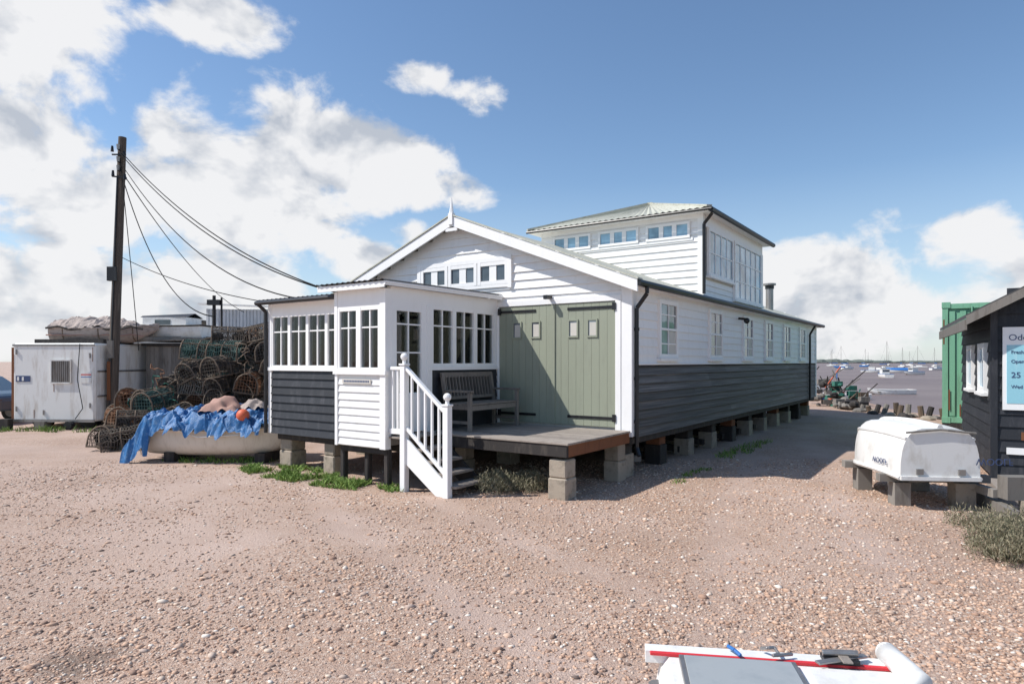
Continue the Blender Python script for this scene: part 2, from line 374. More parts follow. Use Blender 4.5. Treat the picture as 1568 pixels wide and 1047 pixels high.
def pslab(x0,x1,y0,y1,z,t=.03,sl_=.03):
    n=int((x1-x0)/.04)
    vs=[];fs=[]
    for i in range(n+1):
        x=x0+(x1-x0)*i/n; h=.014*math.sin(i*math.pi/1.5)
        vs+=[(x,y0,z+h),(x,y1,z+h+sl_*(y1-y0))]
    for i in range(n): fs.append((2*i,2*i+2,2*i+3,2*i+1))
    mb.add(vs,fs,ROOFD)
    mb.add([(x0,y0+.04,z-.05),(x1,y0+.04,z-.05),(x1,y0+.04,z-.02),(x0,y0+.04,z-.02),(x0,y1,z-.05+sl_*(y1-y0)),(x1,y1,z-.05+sl_*(y1-y0)),(x1,y1,z-.02+sl_*(y1-y0)),(x0,y1,z-.02+sl_*(y1-y0))],[(0,1,2,3),(4,7,6,5),(0,4,5,1),(1,5,6,2),(2,6,7,3),(3,7,4,0)],TRIM)
pslab(LX-.10,BX-.1,B2-.2,-.02,2.99,sl_=.0); pslab(BX-.28,PX+.16,B1-.2,-.06,3.11,sl_=.005)
mb.cyl((LX-.12,B2-.22,2.94),(BX-.05,B2-.22,2.94),.04,.04,BLACKM,8)
mb.box(BX-.26,PX+.13,B1-.165,B1-.145,3.0,3.07,TRIM); mb.box(PX+.13,PX+.15,B1-.165,-.07,3.03,3.09,TRIM)
mb.tube([V(LX-.1,B2-.2,2.93),V(LX-.06,B2-.06,2.8),V(LX-.06,B2-.06,.62)],.033,BLACKM,8)
mb.build('porch_roof',H)
mb=MB()
for i in range(34):
    u=random.uniform(LX+.2,BX-.15); c=V(u,B2+.14,1.92+random.uniform(0,.22))
    for j in range(12): 
        q=c+V(random.gauss(0,.05),random.gauss(0,.02),random.gauss(0,.045)); mb.ball(q,.028,LEAFR if (i%2==0) else GRASS,1,5,3)
mb.box(LX+.1,BX-.1,B2+.08,B2+.2,1.78,1.84,TRIM)
mb.build('geraniums',H)
mb=MB(); mb.box(-4.9,-4.0,-1.6,-.9,.72,1.5,DECK); mb.box(-5.3,-5.0,-1.2,-.7,.72,2.4,SAGE); mb.box(-3.5,-3.05,-.4,-.06,.72,2.75,GLD); mb.box(-4.6,-3.9,-.09,-.05,1.5,2.7,GLW)
mb.build('porch_furnishings',H)
mb=MB(); mb.fbox(Fb,BX+.18,BX+.82,.027,.04,1.56,1.63,INTER)
for i in range(16): mb.fbox(Fb,BX+.22+i*.036,BX+.245+i*.036,.0405,.042,1.58,1.61,TEXTB)
mb.build('name_board',H)
# deck
mb=MB(); DZ=.78; DB=-2.05
nb=16; bw=(2.02)/nb
for i in range(nb):
    y=DB-.02+i*bw; mb.box(PX+.03,.03,y+.003,y+bw-.003,DZ-.03,DZ,DECK)
mb.box(PX+.04,.0,DB,DB+.05,DZ-.20,DZ-.032,DARKW); mb.box(-.05,.0,DB+.052,-.02,DZ-.20,DZ-.032,RUST)
for i in range(5): mb.box(PX+.1+i*.6,PX+.16+i*.6,DB+.06,-.05,DZ-.18,DZ-.034,DARKW)
mb.box(PX+.03,-2.30,B1+.03,DB-.024,DZ-.03,DZ-.001,DECK)
mb.build('deck',H,bevel=.004)
mb=MB()
for (a,b,w,h) in((-.17,-1.88,.15,.56),(-.2,-.15,.14,.6),(-2.4,-1.3,.13,.57),(-5.6,-2.3,.17,.6),(-4.4,-2.35,.14,.6),(-5.7,-.4,.17,.6),(-3.7,-1.2,.16,.6)):
    mb.box(a-w,a+w,b-w,b+w,-.1,h*.5,CONC); mb.box(a-w+.012,a+w-.008,b-w+.008,b+w-.014,h*.5+.004,h-.02,CONC)
for (a,b) in((-3.70,B1+.1),(-2.72,B1+.1),(-2.35,-2.75),(-3.2,-2.7)):
    mb.box(a-.05,a+.05,b-.05,b+.05,-.1,.6,DARKW)
mb.box(LX+.05,PX,B2+.1,B2+.16,.50,.618,DARKW); mb.box(BX+.05,PX-.02,B1+.04,B1+.1,.48,.578,DARKW)
mb.build('deck_piers',H,bevel=.018)
# stairs
mb=MB(); SB=-2.80; SA=-2.33; SE=-1.50
for k_,z in enumerate((.62,.46,.30,.15)): 
    a=SA+.06+k_*.21; mb.box(a,a+.27,SB+.03,DB-.05,z-.04,z,DECK)
for b,m in((SB,TRIM),(DB-.04,DARKW)):
    mb.add([(SA,b-.02,.82),(SE,b-.02,.17),(SE,b-.02,-.02),(SE-.2,b-.02,-.02),(SA,b-.02,.42),(SA,b+.02,.82),(SE,b+.02,.17),(SE,b+.02,-.02),(SE-.2,b+.02,-.02),(SA,b+.02,.42)],
      [(0,1,2,3,4),(9,8,7,6,5),(0,5,6,1),(1,6,7,2),(2,7,8,3),(3,8,9,4),(4,9,5,0)],m)
def newel(a,b,z0,zt):
    mb.box(a-.05,a+.05,b-.05,b+.05,z0,zt-.2,TRIM); mb.box(a-.062,a+.062,b-.062,b+.062,zt-.198,zt-.17,TRIM)
    mb.cyl((a,b,zt-.17),(a,b,zt-.12),.03,.03,TRIM,10); mb.ball((a,b,zt-.07),.058,TRIM)
newel(SA,SB,-.05,2.04); newel(SE,SB,-.05,1.47)
mb.beam((SA+.05,SB,1.80),(SE-.05,SB,1.20),.07,.05,TRIM)
mb.beam((SA+.05,SB,.92),(SE-.05,SB,.32),.05,.05,TRIM)
for i in range(5):
    t=(i+.8)/5.6; a=SA+.05+(SE-SA-.1)*t; mb.box(a-.018,a+.018,SB-.018,SB+.018,.94-.60*t,1.79-.60*t,TRIM)
mb.beam((-2.60,SB,1.80),(SA-.05,SB,1.80),.07,.05,TRIM); mb.beam((-2.62,SB,.86),(SA-.05,SB,.86),.05,.08,TRIM)
for a in(-2.56,-2.46): mb.box(a-.018,a+.018,SB-.018,SB+.018,.9,1.775,TRIM)
mb.build('stairs_and_handrail',H,bevel=.006)
# bench
BE=empty('garden_bench')
MH=Matrix.Translation((1.92,10.72,0))@Matrix.Rotation(R(-34.8),4,'Z')
BE.matrix_world=MH@Matrix.Translation((-2.50,-1.0,DZ))
mb=MB()
for y in(-.66,.66):
    mb.beam((0,y,0),(0,y,.44),.06,.05,BENCHW); mb.beam((0,y,.44),(-.08,y,.92),.06,.05,BENCHW); mb.beam((.5,y,0),(.5,y,.62),.06,.06,BENCHW)
    mb.beam((-.04,y,.64),(.56,y,.64),.07,.035,BENCHW); mb.beam((0,y,.38),(.5,y,.38),.04,.07,BENCHW); mb.beam((0,y,.14),(.5,y,.14),.035,.05,BENCHW)
mb.build('end_frames',BE,bevel=.004)
mb=MB()
for i in range(6): mb.box(.02+i*.085,.09+i*.085,-.68,.68,.42,.445,BENCHW)
mb.box(.47,.5,-.63,.63,.33,.41,BENCHW); mb.build('seat_slats',BE)
mb=MB(); mb.beam((-.085,-.69,.90),(-.085,.69,.90),.04,.08,BENCHW); mb.beam((-.015,-.63,.52),(-.015,.63,.52),.03,.05,BENCHW)
for i in range(15):
    y=-.6+i*1.2/14; mb.beam((-.018,y,.53),(-.075,y,.88),.045,.018,BENCHW,up=V(0,1,0))
mb.build('backrest',BE)
# ================================================================ GROUND & WATER
def shore(x,y): 
    lim=14+.22*(y-20) if y>20 else 14+(20-y)*3
    return x-lim
def track(x,y):
    c=x-.40*y+.12*math.sin(y*.9); d1=abs(abs(c-.2)-.75)
    c=x+.55*y-3.2+.1*math.sin(y); d3=abs(abs(c)-.8)
    return min(d1,d3)
def gz(x,y):
    sd=shore(x,y)+.8*noise.noise(V(x*.2,y*.2,0))
    z=0.0 if sd<0 else max(-3,-.30*sd)
    if abs(x)<30 and y<30: z+=.035*noise.noise(V(x*.35,y*.35,3))*min(1,max(0,(abs(y-4)+abs(x))/6))
    if abs(x)<12 and 1<y<14: z-=.010*math.exp(-(track(x,y)/.2)**2)
    return z
def axis(lo,hi,fine0,fine1,st):
    a=list(np.arange(fine0,fine1,st)); v=fine1; s=st
    while v<hi: a.append(v); s*=1.35; v+=s
    a.append(hi); v=fine0-st; s=st; p=[]
    while v>lo: p.append(v); s*=1.35; v-=s
    p.append(lo); return p[::-1]+a
xs=axis(-3000,3000,-20,34,.22); ys=axis(-300,4000,0,34,.22)
gvs=[(x,y,gz(x,y)) for y in ys for x in xs]; nx=len(xs)
gfs=[(j*nx+i,j*nx+i+1,(j+1)*nx+i+1,(j+1)*nx+i) for j in range(len(ys)-1) for i in range(nx-1)]
m,nt,b=nmat('shingle')
geo=N(nt,'ShaderNodeNewGeometry'); P_=geo.outputs['Position']
def vor(sc):
    v=N(nt,'ShaderNodeTexVoronoi'); v.inputs['Scale'].default_value=sc; L(nt,P_,v.inputs['Vector']); return v
PEB=[(0,(.14,.105,.09)),(.12,(.38,.235,.165)),(.34,(.53,.345,.24)),(.6,(.61,.42,.30)),(.78,(.47,.36,.295)),(.9,(.69,.55,.43)),(1,(.77,.71,.63))]
v1=vor(50);v2=vor(115)
def cellval(v):
    s=N(nt,'ShaderNodeSeparateColor'); L(nt,v.outputs['Color'],s.inputs[0]); return s.outputs[0]
c1=ramp(nt,cellval(v1),PEB); c2=ramp(nt,cellval(v2),PEB)
big=noi(nt,P_,.35,4,.6)
cm=mixc(nt,ramp(nt,noi(nt,P_,.8,5,.65),[(.4,(0,0,0)),(.6,(1,1,1))]),c1,c2)
edge=ramp(nt,v1.outputs['Distance'],[(.3,(1,1,1)),(.65,(.62,.57,.54))])
cm=mixc(nt,.6,cm,edge,'MULTIPLY')
sp=N(nt,'ShaderNodeSeparateXYZ'); L(nt,P_,sp.inputs[0]); X_,Y_=sp.outputs[0],sp.outputs[1]
wob=mth(nt,'MULTIPLY',mth(nt,'SUBTRACT',noi(nt,P_,1.1,5,.7),.5),1.0)
def rut(c): 
    n=N(nt,'ShaderNodeMapRange'); n.interpolation_type='SMOOTHSTEP'; n.inputs['From Min'].default_value=.42; n.inputs['From Max'].default_value=.05
    L(nt,mth(nt,'ABSOLUTE',mth(nt,'ADD',c,wob)),n.inputs['Value']); return n.outputs[0]
ca_=mth(nt,'ADD',mth(nt,'MULTIPLY_ADD',Y_,-.40,X_),-.2); ca_=mth(nt,'ADD',ca_,mth(nt,'MULTIPLY',mth(nt,'SINE',mth(nt,'MULTIPLY',Y_,.9)),.12)); r1=rut(mth(nt,'SUBTRACT',mth(nt,'ABSOLUTE',ca_),.75))
cc_=mth(nt,'ADD',mth(nt,'MULTIPLY_ADD',Y_,.55,X_),-3.2); cc_=mth(nt,'ADD',cc_,mth(nt,'MULTIPLY',mth(nt,'SINE',Y_),.1)); r3=rut(mth(nt,'SUBTRACT',mth(nt,'ABSOLUTE',cc_),.8))
ruts=mth(nt,'MULTIPLY',mth(nt,'MAXIMUM',r1,r3),.38)
trk=ramp(nt,big,[(.44,(0,0,0)),(.62,(.6,.6,.6))])
lf=N(nt,'ShaderNodeMapRange'); lf.inputs['From Min'].default_value=1; lf.inputs['From Max'].default_value=-6; L(nt,X_,lf.inputs['Value'])
tm=mth(nt,'ADD',mth(nt,'ADD',trk,mth(nt,'MULTIPLY',lf.outputs[0],.42)),ruts,clamp=True)
fine=ramp(nt,noi(nt,P_,70,3,.8),[(.3,(.37,.265,.215)),(.5,(.53,.40,.33)),(.7,(.66,.52,.44))])
cm=mixc(nt,tm,cm,fine)
cm=mixc(nt,1.0,cm,ramp(nt,noi(nt,P_,.55,5,.65),[(.3,(.82,.79,.77)),(.62,(1.0,1.0,1.0))]),'MULTIPLY')
vd=N(nt,'ShaderNodeVectorMath',operation='DISTANCE'); L(nt,P_,vd.inputs[0]); vd.inputs[1].default_value=(-2.75,4.2,0)
wet=ramp(nt,mth(nt,'ADD',vd.outputs['Value'],mth(nt,'MULTIPLY',wob,.3)),[(.12,(.5,.5,.5)),(.34,(1,1,1))]); cm=mixc(nt,1.0,cm,wet,'MULTIPLY')
L(nt,cm,b.inputs['Base Color']); b.inputs['Roughness'].default_value=.9
bp=N(nt,'ShaderNodeBump'); bp.inputs['Strength'].default_value=.65; bp.inputs['Distance'].default_value=.009; bp.invert=True
L(nt,mth(nt,'ADD',v1.outputs['Distance'],v2.outputs['Distance']),bp.inputs['Height']); L(nt,bp.outputs[0],b.inputs['Normal'])
g=MB(); g.add(gvs,gfs,m); go=g.build('ground',smooth=True,recalc=False)
def pebbles():
    me0=bmesh.new(); bmesh.ops.create_icosphere(me0,subdivisions=1,radius=1); 
    bv=np.array([v.co[:] for v in me0.verts]); bf=np.array([[v.index for v in f.verts] for f in me0.faces]); me0.free()
    n=125000
    yy=2.3+ (np.random.rand(n)**1.3)*10.5; xx=(np.random.rand(n)*2-1)*(.85*yy+.8)
    keep=[]
    for i in range(n):
        q=noise.noise(V(xx[i]*.5,yy[i]*.5,7))*.9+noise.noise(V(xx[i]*1.7,yy[i]*1.7,2))*.35
        w_=.35*noise.noise(V(xx[i]*1.1,yy[i]*1.1,9))
        p=.66+q*.8+ .14*xx[i]/3-.38*math.exp(-((track(xx[i],yy[i])+w_)/.28)**2); keep.append(np.random.rand()<p)
    keep=np.array(keep); xx=xx[keep];yy=yy[keep]; n=len(xx)
    r=np.random.lognormal(math.log(.0095),.42,n).clip(.0045,.034)
    ang=np.random.rand(n)*6.283; ca=np.cos(ang);sa=np.sin(ang)
    sx=r*np.random.uniform(.9,1.5,n); sy=r*np.random.uniform(.7,1.0,n); sz=r*np.random.uniform(.4,.65,n)
    zz=np.array([gz(xx[i],yy[i]) for i in range(n)])+sz*.25
    jit=1+np.random.uniform(-.15,.15,(n,12,1)); v=bv[None]*jit
    X=v[:,:,0]*sx[:,None];Y=v[:,:,1]*sy[:,None];Z=v[:,:,2]*sz[:,None]
    vx=X*ca[:,None]-Y*sa[:,None]+xx[:,None]; vy=X*sa[:,None]+Y*ca[:,None]+yy[:,None]; vz=Z+zz[:,None]
    vv=np.stack([vx,vy,vz],-1).reshape(-1,3).astype(np.float32)
    ff=(bf[None]+(np.arange(n)*12)[:,None,None]).reshape(-1).astype(np.int32)
    me=bpy.data.meshes.new('gravel'); nf=len(ff)//3
    me.vertices.add(len(vv)); me.vertices.foreach_set('co',vv.ravel()); me.loops.add(len(ff)); me.loops.foreach_set('vertex_index',ff)
    me.polygons.add(nf); me.polygons.foreach_set('loop_start',np.arange(0,nf*3,3,dtype=np.int32)); me.polygons.foreach_set('use_smooth',np.ones(nf,dtype=bool))
    me.update(); me.validate()
    m,nt,b=nmat('pebble'); gg=N(nt,'ShaderNodeNewGeometry'); L(nt,ramp(nt,gg.outputs['Random Per Island'],PEB),b.inputs['Base Color']); b.inputs['Roughness'].default_value=.8
    me.materials.append(m); o=bpy.data.objects.new('gravel',me); COL.objects.link(o)
pebbles()
# water
m,nt,b=nmat('estuary_water'); gp=N(nt,'ShaderNodeNewGeometry'); mp=N(nt,'ShaderNodeMapping'); mp.inputs['Scale'].default_value=(.6,1.6,1); L(nt,gp.outputs['Position'],mp.inputs[0])
nn=noi(nt,mp.outputs[0],1.2,5,.6); L(nt,ramp(nt,noi(nt,mp.outputs[0],.05,5),[(.35,(.175,.128,.115)),(.65,(.24,.185,.165))]),b.inputs['Base Color'])
b.inputs['Roughness'].default_value=.4; b.inputs['Specular IOR Level'].default_value=.15
bp=N(nt,'ShaderNodeBump'); bp.inputs['Strength'].default_value=.9; bp.inputs['Distance'].default_value=.16; L(nt,nn,bp.inputs['Height']); L(nt,bp.outputs[0],b.inputs['Normal'])
g=MB(); g.add([(10,10,-.7),(6000,10,-.7),(6000,6000,-.7),(10,6000,-.7)],[(0,1,2,3)],m); g.build('estuary',recalc=False)
g=MB()
def far(x0,x1,y,h):
    x=x0
    while x<x1:
        w=random.uniform(6,18); hh=h*(.45+.55*abs(noise.noise(V(x*.004,y,0)))*2)*random.uniform(.7,1.1)
        g.ball((x,y+random.uniform(-8,8),hh*.25),w,HEDGE,hh/w*.8,7,5); x+=w*random.uniform(.5,1.0)
far(250,1400,1250,8); far(380,760,1180,4)
g.build('distant_treeline')
g=MB(); 
g.grid(lambda u,v:V(200+u*1800,1230+v*400,-.9+3.2*min(1,v*3)),60,6,SCRUB); g.build('far_shore')
# ================================================================ VEGETATION
def tufts(name,cx,cy,rx,ry,n,h,mat,rot=0,spread=.5):
    g=MB(); c,s=math.cos(rot),math.sin(rot)
    for i in range(n):
        a=random.uniform(0,6.28); r=math.sqrt(random.random()); dx=rx*r*math.cos(a);dy=ry*r*math.sin(a)
        if noise.noise(V(cx+dx*2.5,cy+dy*2.5,5))<-.02: continue
        x=cx+dx*c-dy*s; y=cy+dx*s+dy*c; hh=h*random.uniform(.4,1.1)*(1.1-r*.6); t=random.uniform(0,6.28); w=.006+.004*random.random()
        lx=random.gauss(0,spread)*hh; ly=random.gauss(0,spread)*hh; z=gz(x,y)
        ux,uy=math.cos(t)*w,math.sin(t)*w
        g.add([(x-ux,y-uy,z),(x+ux,y+uy,z),(x+lx*.5+ux*.8,y+ly*.5+uy*.8,z+hh*.6),(x+lx*.5-ux*.8,y+ly*.5-uy*.8,z+hh*.6),(x+lx,y+ly,z+hh)],[(0,1,2,3),(3,2,4)],mat)
    g.build(name,recalc=False)
tufts('grass_patch',-3.75,11.15,1.3,.5,4200,.15,GRASS,R(-38),.8)
tufts('grass_patch',-2.45,10.15,1.0,.32,2200,.13,GRASS,R(-25),.8)
tufts('grass_patch',-12.6,18.0,2.5,.3,1200,.2,GRASS,0)
tufts('grass_patch',-5.5,12.6,1.2,.3,700,.15,GRASS)
tufts('grass_patch',3.0,11.0,.9,.15,260,.10,GRASS,R(55)); tufts('grass_patch',5.0,14.2,2.2,.25,500,.16,GRASS,R(55))
def bush(name,x,y,r,h,n,mat,lw=.012):
    g=MB(); 
    for i in range(n):
        a=random.uniform(0,6.28); rr=r*math.sqrt(random.random())
        bx,by=x+rr*.4*math.cos(a),y+rr*.4*math.sin(a); tx,ty,tz=x+rr*math.cos(a),y+rr*math.sin(a),h*(.35+.65*random.random())*(1-.5*(rr/r)**2)
        if i%4==0: g.cyl((bx,by,0),(tx,ty,tz),.005,.002,mat,3,False)
        for k in range(6):
            c=V(tx+random.gauss(0,.03),ty+random.gauss(0,.03),max(.01,tz+random.gauss(0,.05)))
            d=V(random.gauss(0,.7),random.gauss(0,.7),random.gauss(.8,1)).normalized()*lw*2.6; e2=d.cross(V(random.random(),random.random(),.3)).normalized()*lw*.4
            g.add([c-d,c+e2,c+d,c-e2],[(0,1,2,3)],mat)
    g.build(name,recalc=False)
bush('scrub_bush',-.22,9.75,.34,.27,420,SCRUB); bush('scrub_bush',.28,9.85,.30,.24,330,SCRUB)
bush('scrub_bush',4.78,6.35,.36,.38,620,SCRUB,.010); bush('scrub_bush',5.35,6.8,.4,.34,450,SCRUB,.010); bush('scrub_bush',5.35,7.6,.3,.18,200,SCRUB,.010)
# ================================================================ UTILITY POLE
U=empty('utility_pole',-11.55,19.0,0)
mb=MB(); mb.cyl((0,0,-.2),(.33,0,8.35),.15,.105,POLE,14); mb.build('pole',U)
mb=MB(); mb.beam((.30,-.14,7.4),(.30,.14,7.4),.08,.08,BLACKM)
for z in(7.95,7.6,7.35): mb.cyl((.31,-.18,z),(.31,-.18,z+.14),.035,.05,STEEL,8); mb.beam((.31,-.1,z),(.31,-.2,z),.03,.03,BLACKM)
mb.box(.02,.24,-.24,-.1,4.2,4.6,BLACKM); mb.box(.0,.16,-.2,-.12,2.0,2.5,GREYW); mb.cyl((.02,-.15,0),(.26,-.13,7.2),.022,.022,BLACKM,6)
for (a,b_) in((.12,7.9),(.46,7.75),(.14,7.2),(.48,7.1)): mb.cyl((a,-.14,b_),(a,-.14,b_+.16),.045,.03,BLACKM,8)
mb.beam((.1,-.12,7.82),(.5,-.12,7.82),.03,.04,BLACKM); mb.beam((.1,-.12,7.2),(.52,-.12,7.15),.03,.04,BLACKM); mb.box(-.02,.08,-.17,-.15,.8,1.9,RUST)
mb.build('fittings',U)
WR=empty('overhead_cables')
def wire(name,p,q,sag,r=.014):
    mb=MB(); p=V(*p);q=V(*q); pts=[p.lerp(q,t/24)-V(0,0,sag*4*(t/24)*(1-t/24)) for t in range(25)]
    mb.tube(pts,r,CABLE,4); mb.build(name,WR)
wire('cable_1',(-11.22,18.85,7.95),(-3.0,13.0,3.12),.62); wire('cable_1b',(-11.2,18.85,7.85),(-2.85,12.9,3.12),.72); wire('cable_2',(-11.2,18.85,7.6),(-3.6,13.4,3.12),1.0); wire('cable_3',(-11.2,18.85,7.4),(-6.6,14.6,2.9),1.0)
wire('cable_4',(-11.2,18.85,7.4),(-13,32,4.3),.6,.016); wire('cable_5',(-11.3,18.85,4.95),(-4.8,14,3.1),.2,.01); wire('cable_6',(-11.2,18.85,7.7),(-10.3,18.2,2.2),-.1,.012)
# ================================================================ LEFT CLUTTER
C=empty('storage_trailer',-14.08,18.6,0,R(-3))
mb=MB(); mb.box(0,2.4,0,4.2,.22,2.42,VANW); mb.build('body',C,bevel=.05)
mb=MB(); mb.box(1.15,1.70,-.02,-.004,1.30,1.95,GREYW)
for i in range(9): mb.box(1.17+i*.062,1.185+i*.062,-.035,-.021,1.32,1.93,STEEL)
for z in(1.30,1.94): mb.box(1.13,1.72,-.04,-.003,z-.02,z+.02,VANW)
for x in(1.13,1.7): mb.box(x,x+.03,-.04,-.003,1.3,1.94,VANW)
mb.box(.1,.52,-.012,-.003,1.33,1.5,TEXTB); mb.box(.14,.20,-.016,-.013,1.36,1.47,VANW); mb.box(.28,.34,-.016,-.013,1.36,1.47,VANW)
mb.box(.0,2.4,-.02,-.004,.2,.28,STEEL); mb.box(2.0,2.3,-.012,-.003,1.3,1.6,VANW); mb.box(0,2.4,-.015,-.003,2.33,2.39,STEEL)
mb.box(2.0,2.3,-.013,-.0045,1.52,1.55,RED); mb.box(2.0,2.3,-.013,-.0045,1.46,1.48,BLUEC)
for (x,z) in((.1,2.1),(.1,.5),(2.25,2.0),(2.25,.6),(.9,.4)): mb.box(x,x+.03,-.03,-.003,z,z+.14,STEEL)
for (x,z,h) in((.03,1.6,.5),(.62,.3,.25),(2.33,1.9,.4),(1.2,1.05,.22)): mb.box(x,x+.018,-.0055,-.0031,z,z+h,RUST)
mb.box(-.012,-.002,.05,4.1,.25,2.38,RUST); mb.box(-.12,-.03,.1,4.0,.2,2.3,RUST)
for z in(.9,1.6): mb.box(2.402,2.42,.1,4.1,z,z+.05,STEEL)
mb.tube([V(2.0,-.05,2.4),V(1.95,-.08,1.4),V(2.1,-.07,.6),V(1.9,-.1,.3)],.012,BLACKM,5)
mb.build('fittings',C)
mb=MB()
for x in(.5,1.9): mb.cyl((x,.4,.25),(x,.65,.25),.27,.27,BLACKM,18)
mb.box(-.2,.1,-.3,-.1,0,.3,DARKW); mb.box(.7,1.0,-.1,.2,0,.22,GREYW); mb.cyl((1.75,-.2,.12),(1.75,-.05,.12),.12,.12,BLACKM,12); mb.build('wheels_and_blocks',C)
def hullf(L_,Bm,Dp,sheer=.12,tr=.8,full=1.8):
    def f(u,v):
        w=Bm/2*(tr+(1-tr)*math.sin(min(u/.5,1)*math.pi/2))*(max(0,1-max(0,(u-.45)/.55)**2.0))**.8
        d=Dp*(1-.75*max(0,(u-.7)/.3)**2)
        th=(v-.5)*math.pi; y=w*math.copysign(abs(math.sin(th))**(1/full*1.1),math.sin(th)); z=-d*abs(math.cos(th))**.75
        return V(u*L_,y,z+sheer*(u-.3)**2*2)
    return f
def boat(name,loc,rz,L_,Bm,Dp,mat,extra=None,flip=False,rim=None,tr=.8,full=1.8,pitch=0):
    E=empty(name,*loc,rz)
    f=hullf(L_,Bm,Dp,tr=tr,full=full); mb=MB(); ns=20;nc=16
    s=-1 if flip else 1
    g2=lambda u,v:V(f(u,v).x,f(u,v).y,s*f(u,v).z)
    mb.grid(g2,ns,nc,mat)
    o=mb.build('hull',E,smooth=True); o.rotation_euler[1]=pitch
    mb=MB(); mb.add([g2(0,j/nc) for j in range(nc+1)],[tuple(range(nc+1))],mat); o=mb.build('transom',E); o.rotation_euler[1]=pitch
    mb=MB(); 
    for v in(0,1): mb.tube([g2(i/ns,v) for i in range(ns+1)],.03*max(1,L_/4),rim or mat,6)
    mb.beam(g2(0,0),g2(0,1),.05,.05,rim or mat)
    if extra: extra(mb,f)
    o=mb.build('gunwale_and_fittings',E); o.rotation_euler[1]=pitch
    return E
def ex1(mb,f):
    L_=2.9
    mb.grid(lambda u,v:V(u*L_,(f(u,1).y+.04)*(2*v-1),f(u,1).z+.02+.34*(1-(2*v-1)**2)*(max(0,math.sin(min(1,u*1.1+.12)*math.pi)))**.5+.10*noise.noise(V(u*11,v*7,1))+.05*noise.noise(V(u*30,v*12,1))),60,16,TARPG)
    for u in(.15,.5,.8): mb.tube([f(u,v/8)+V(0,0,-.02) for v in range(9)],.018,ROPE,5)
    mb.tube([V(u/8*2.7,-.62,.0+.06*math.sin(u*2)) for u in range(9)],.03,DARKW,5); mb.tube([V(u/8*2.7,-.6,-.2+.03*math.sin(u*3)) for u in range(9)],.02,PINKC,5)
boat('covered_boat',(-13.7,19.9,2.88),R(6),2.9,1.3,.45,TARPG,ex1)
def ex2(mb,f):
    mb.box(.5,1.9,-.45,.45,-.05,.28,GRP); mb.add([(.45,-.47,.28),(2.0,-.42,.28),(2.2,0,.36),(.45,0,.42),(2.0,.42,.28),(.45,.47,.28)],[(0,1,2,3),(3,2,4,5)],BLACKB); mb.box(1.0,1.5,.451,.46,.05,.2,GLD); mb.box(1.0,1.5,-.46,-.451,.05,.2,GLD)
    mb.grid(lambda u,v:V(u*2.9,f(u,1).y*(2*v-1),f(u,1).z),14,3,GRP)
boat('stored_boat',(-9.6,20.9,3.0),R(176),3.1,1.3,.5,GRP,ex2,rim=DARKW)
mb=MB(); mb.box(-13.9,-11.9,19.2,19.35,2.42,2.55,DARKW); mb.box(-13.9,-11.9,20.6,20.75,2.42,2.55,DARKW); mb.build('roof_timber_bearers')
G=empty('timber_shed',-11.3,20.4,0,R(-4))
mb=MB(); mb.box(0,2.3,0,2.5,0,2.38,GREYW)
x=0
while x<2.3: mb.box(x,min(x+.13,2.3),-.02,-.002,.05,2.37,GREYW); x+=.135
mb.box(-.1,2.4,-.12,2.6,2.381,2.46,DARKW); mb.build('shed_body',G)
mb=MB(); 
for i in range(5): mb.beam((-.2,-.3-.05*i,2.52+i*.03),(2.9,.3*i,2.6+.02*i),.14,.03,GREYW)
mb.build('planks_on_roof',G)
G=empty('corrugated_shed',-16.2,35,0,R(-6))
mb=MB(); 
for i in range(22): mb.box(i*.19,i*.19+.12,-.04,3,0,4.7-.006*i,CORR); mb.box(i*.19+.12,i*.19+.19,0,3,0,4.66,CORR)
mb.beam((-.3,-.2,4.95),(4.4,-.2,4.72),.3,.08,VANW); mb.build('walls',G)
mb=MB(); mb.box(-1.0,-.3,0,2,0,4.0,GREYW); mb.box(-.92,-.4,-.03,-.002,3.2,3.8,GLD); mb.box(-1.1,-.2,-.2,2.1,4.0,4.1,ROOFD); mb.build('lean_to',G)
G=empty('mast_pole',-14.0,31,0); mb=MB(); mb.cyl((0,0,0),(0,0,5.0),.09,.08,DARKW,8); mb.box(-.3,.3,-.1,.1,4.55,4.8,BLACKM); mb.cyl((.35,0,0),(.35,0,4.9),.05,.05,DARKW,8); mb.build('pole',G)
G=empty('fishing_hut',-16.8,28,0,R(-8)); mb=MB(); mb.clap(frame(0,0,(1,0),(0,-1)),(0,6),0,2.75,.16,GREYW); mb.box(0,6,.0,3,0,2.7,DARKW); 
mb.add([(-.3,-.3,2.65),(6.3,-.3,2.65),(6.3,1.6,3.25),(-.3,1.6,3.25)],[(0,1,2,3)],ROOFD); mb.add([(-.3,3.3,2.65),(6.3,3.3,2.65),(6.3,1.6,3.25),(-.3,1.6,3.25)],[(0,1,2,3)],ROOFD); mb.build('hut_body',G)
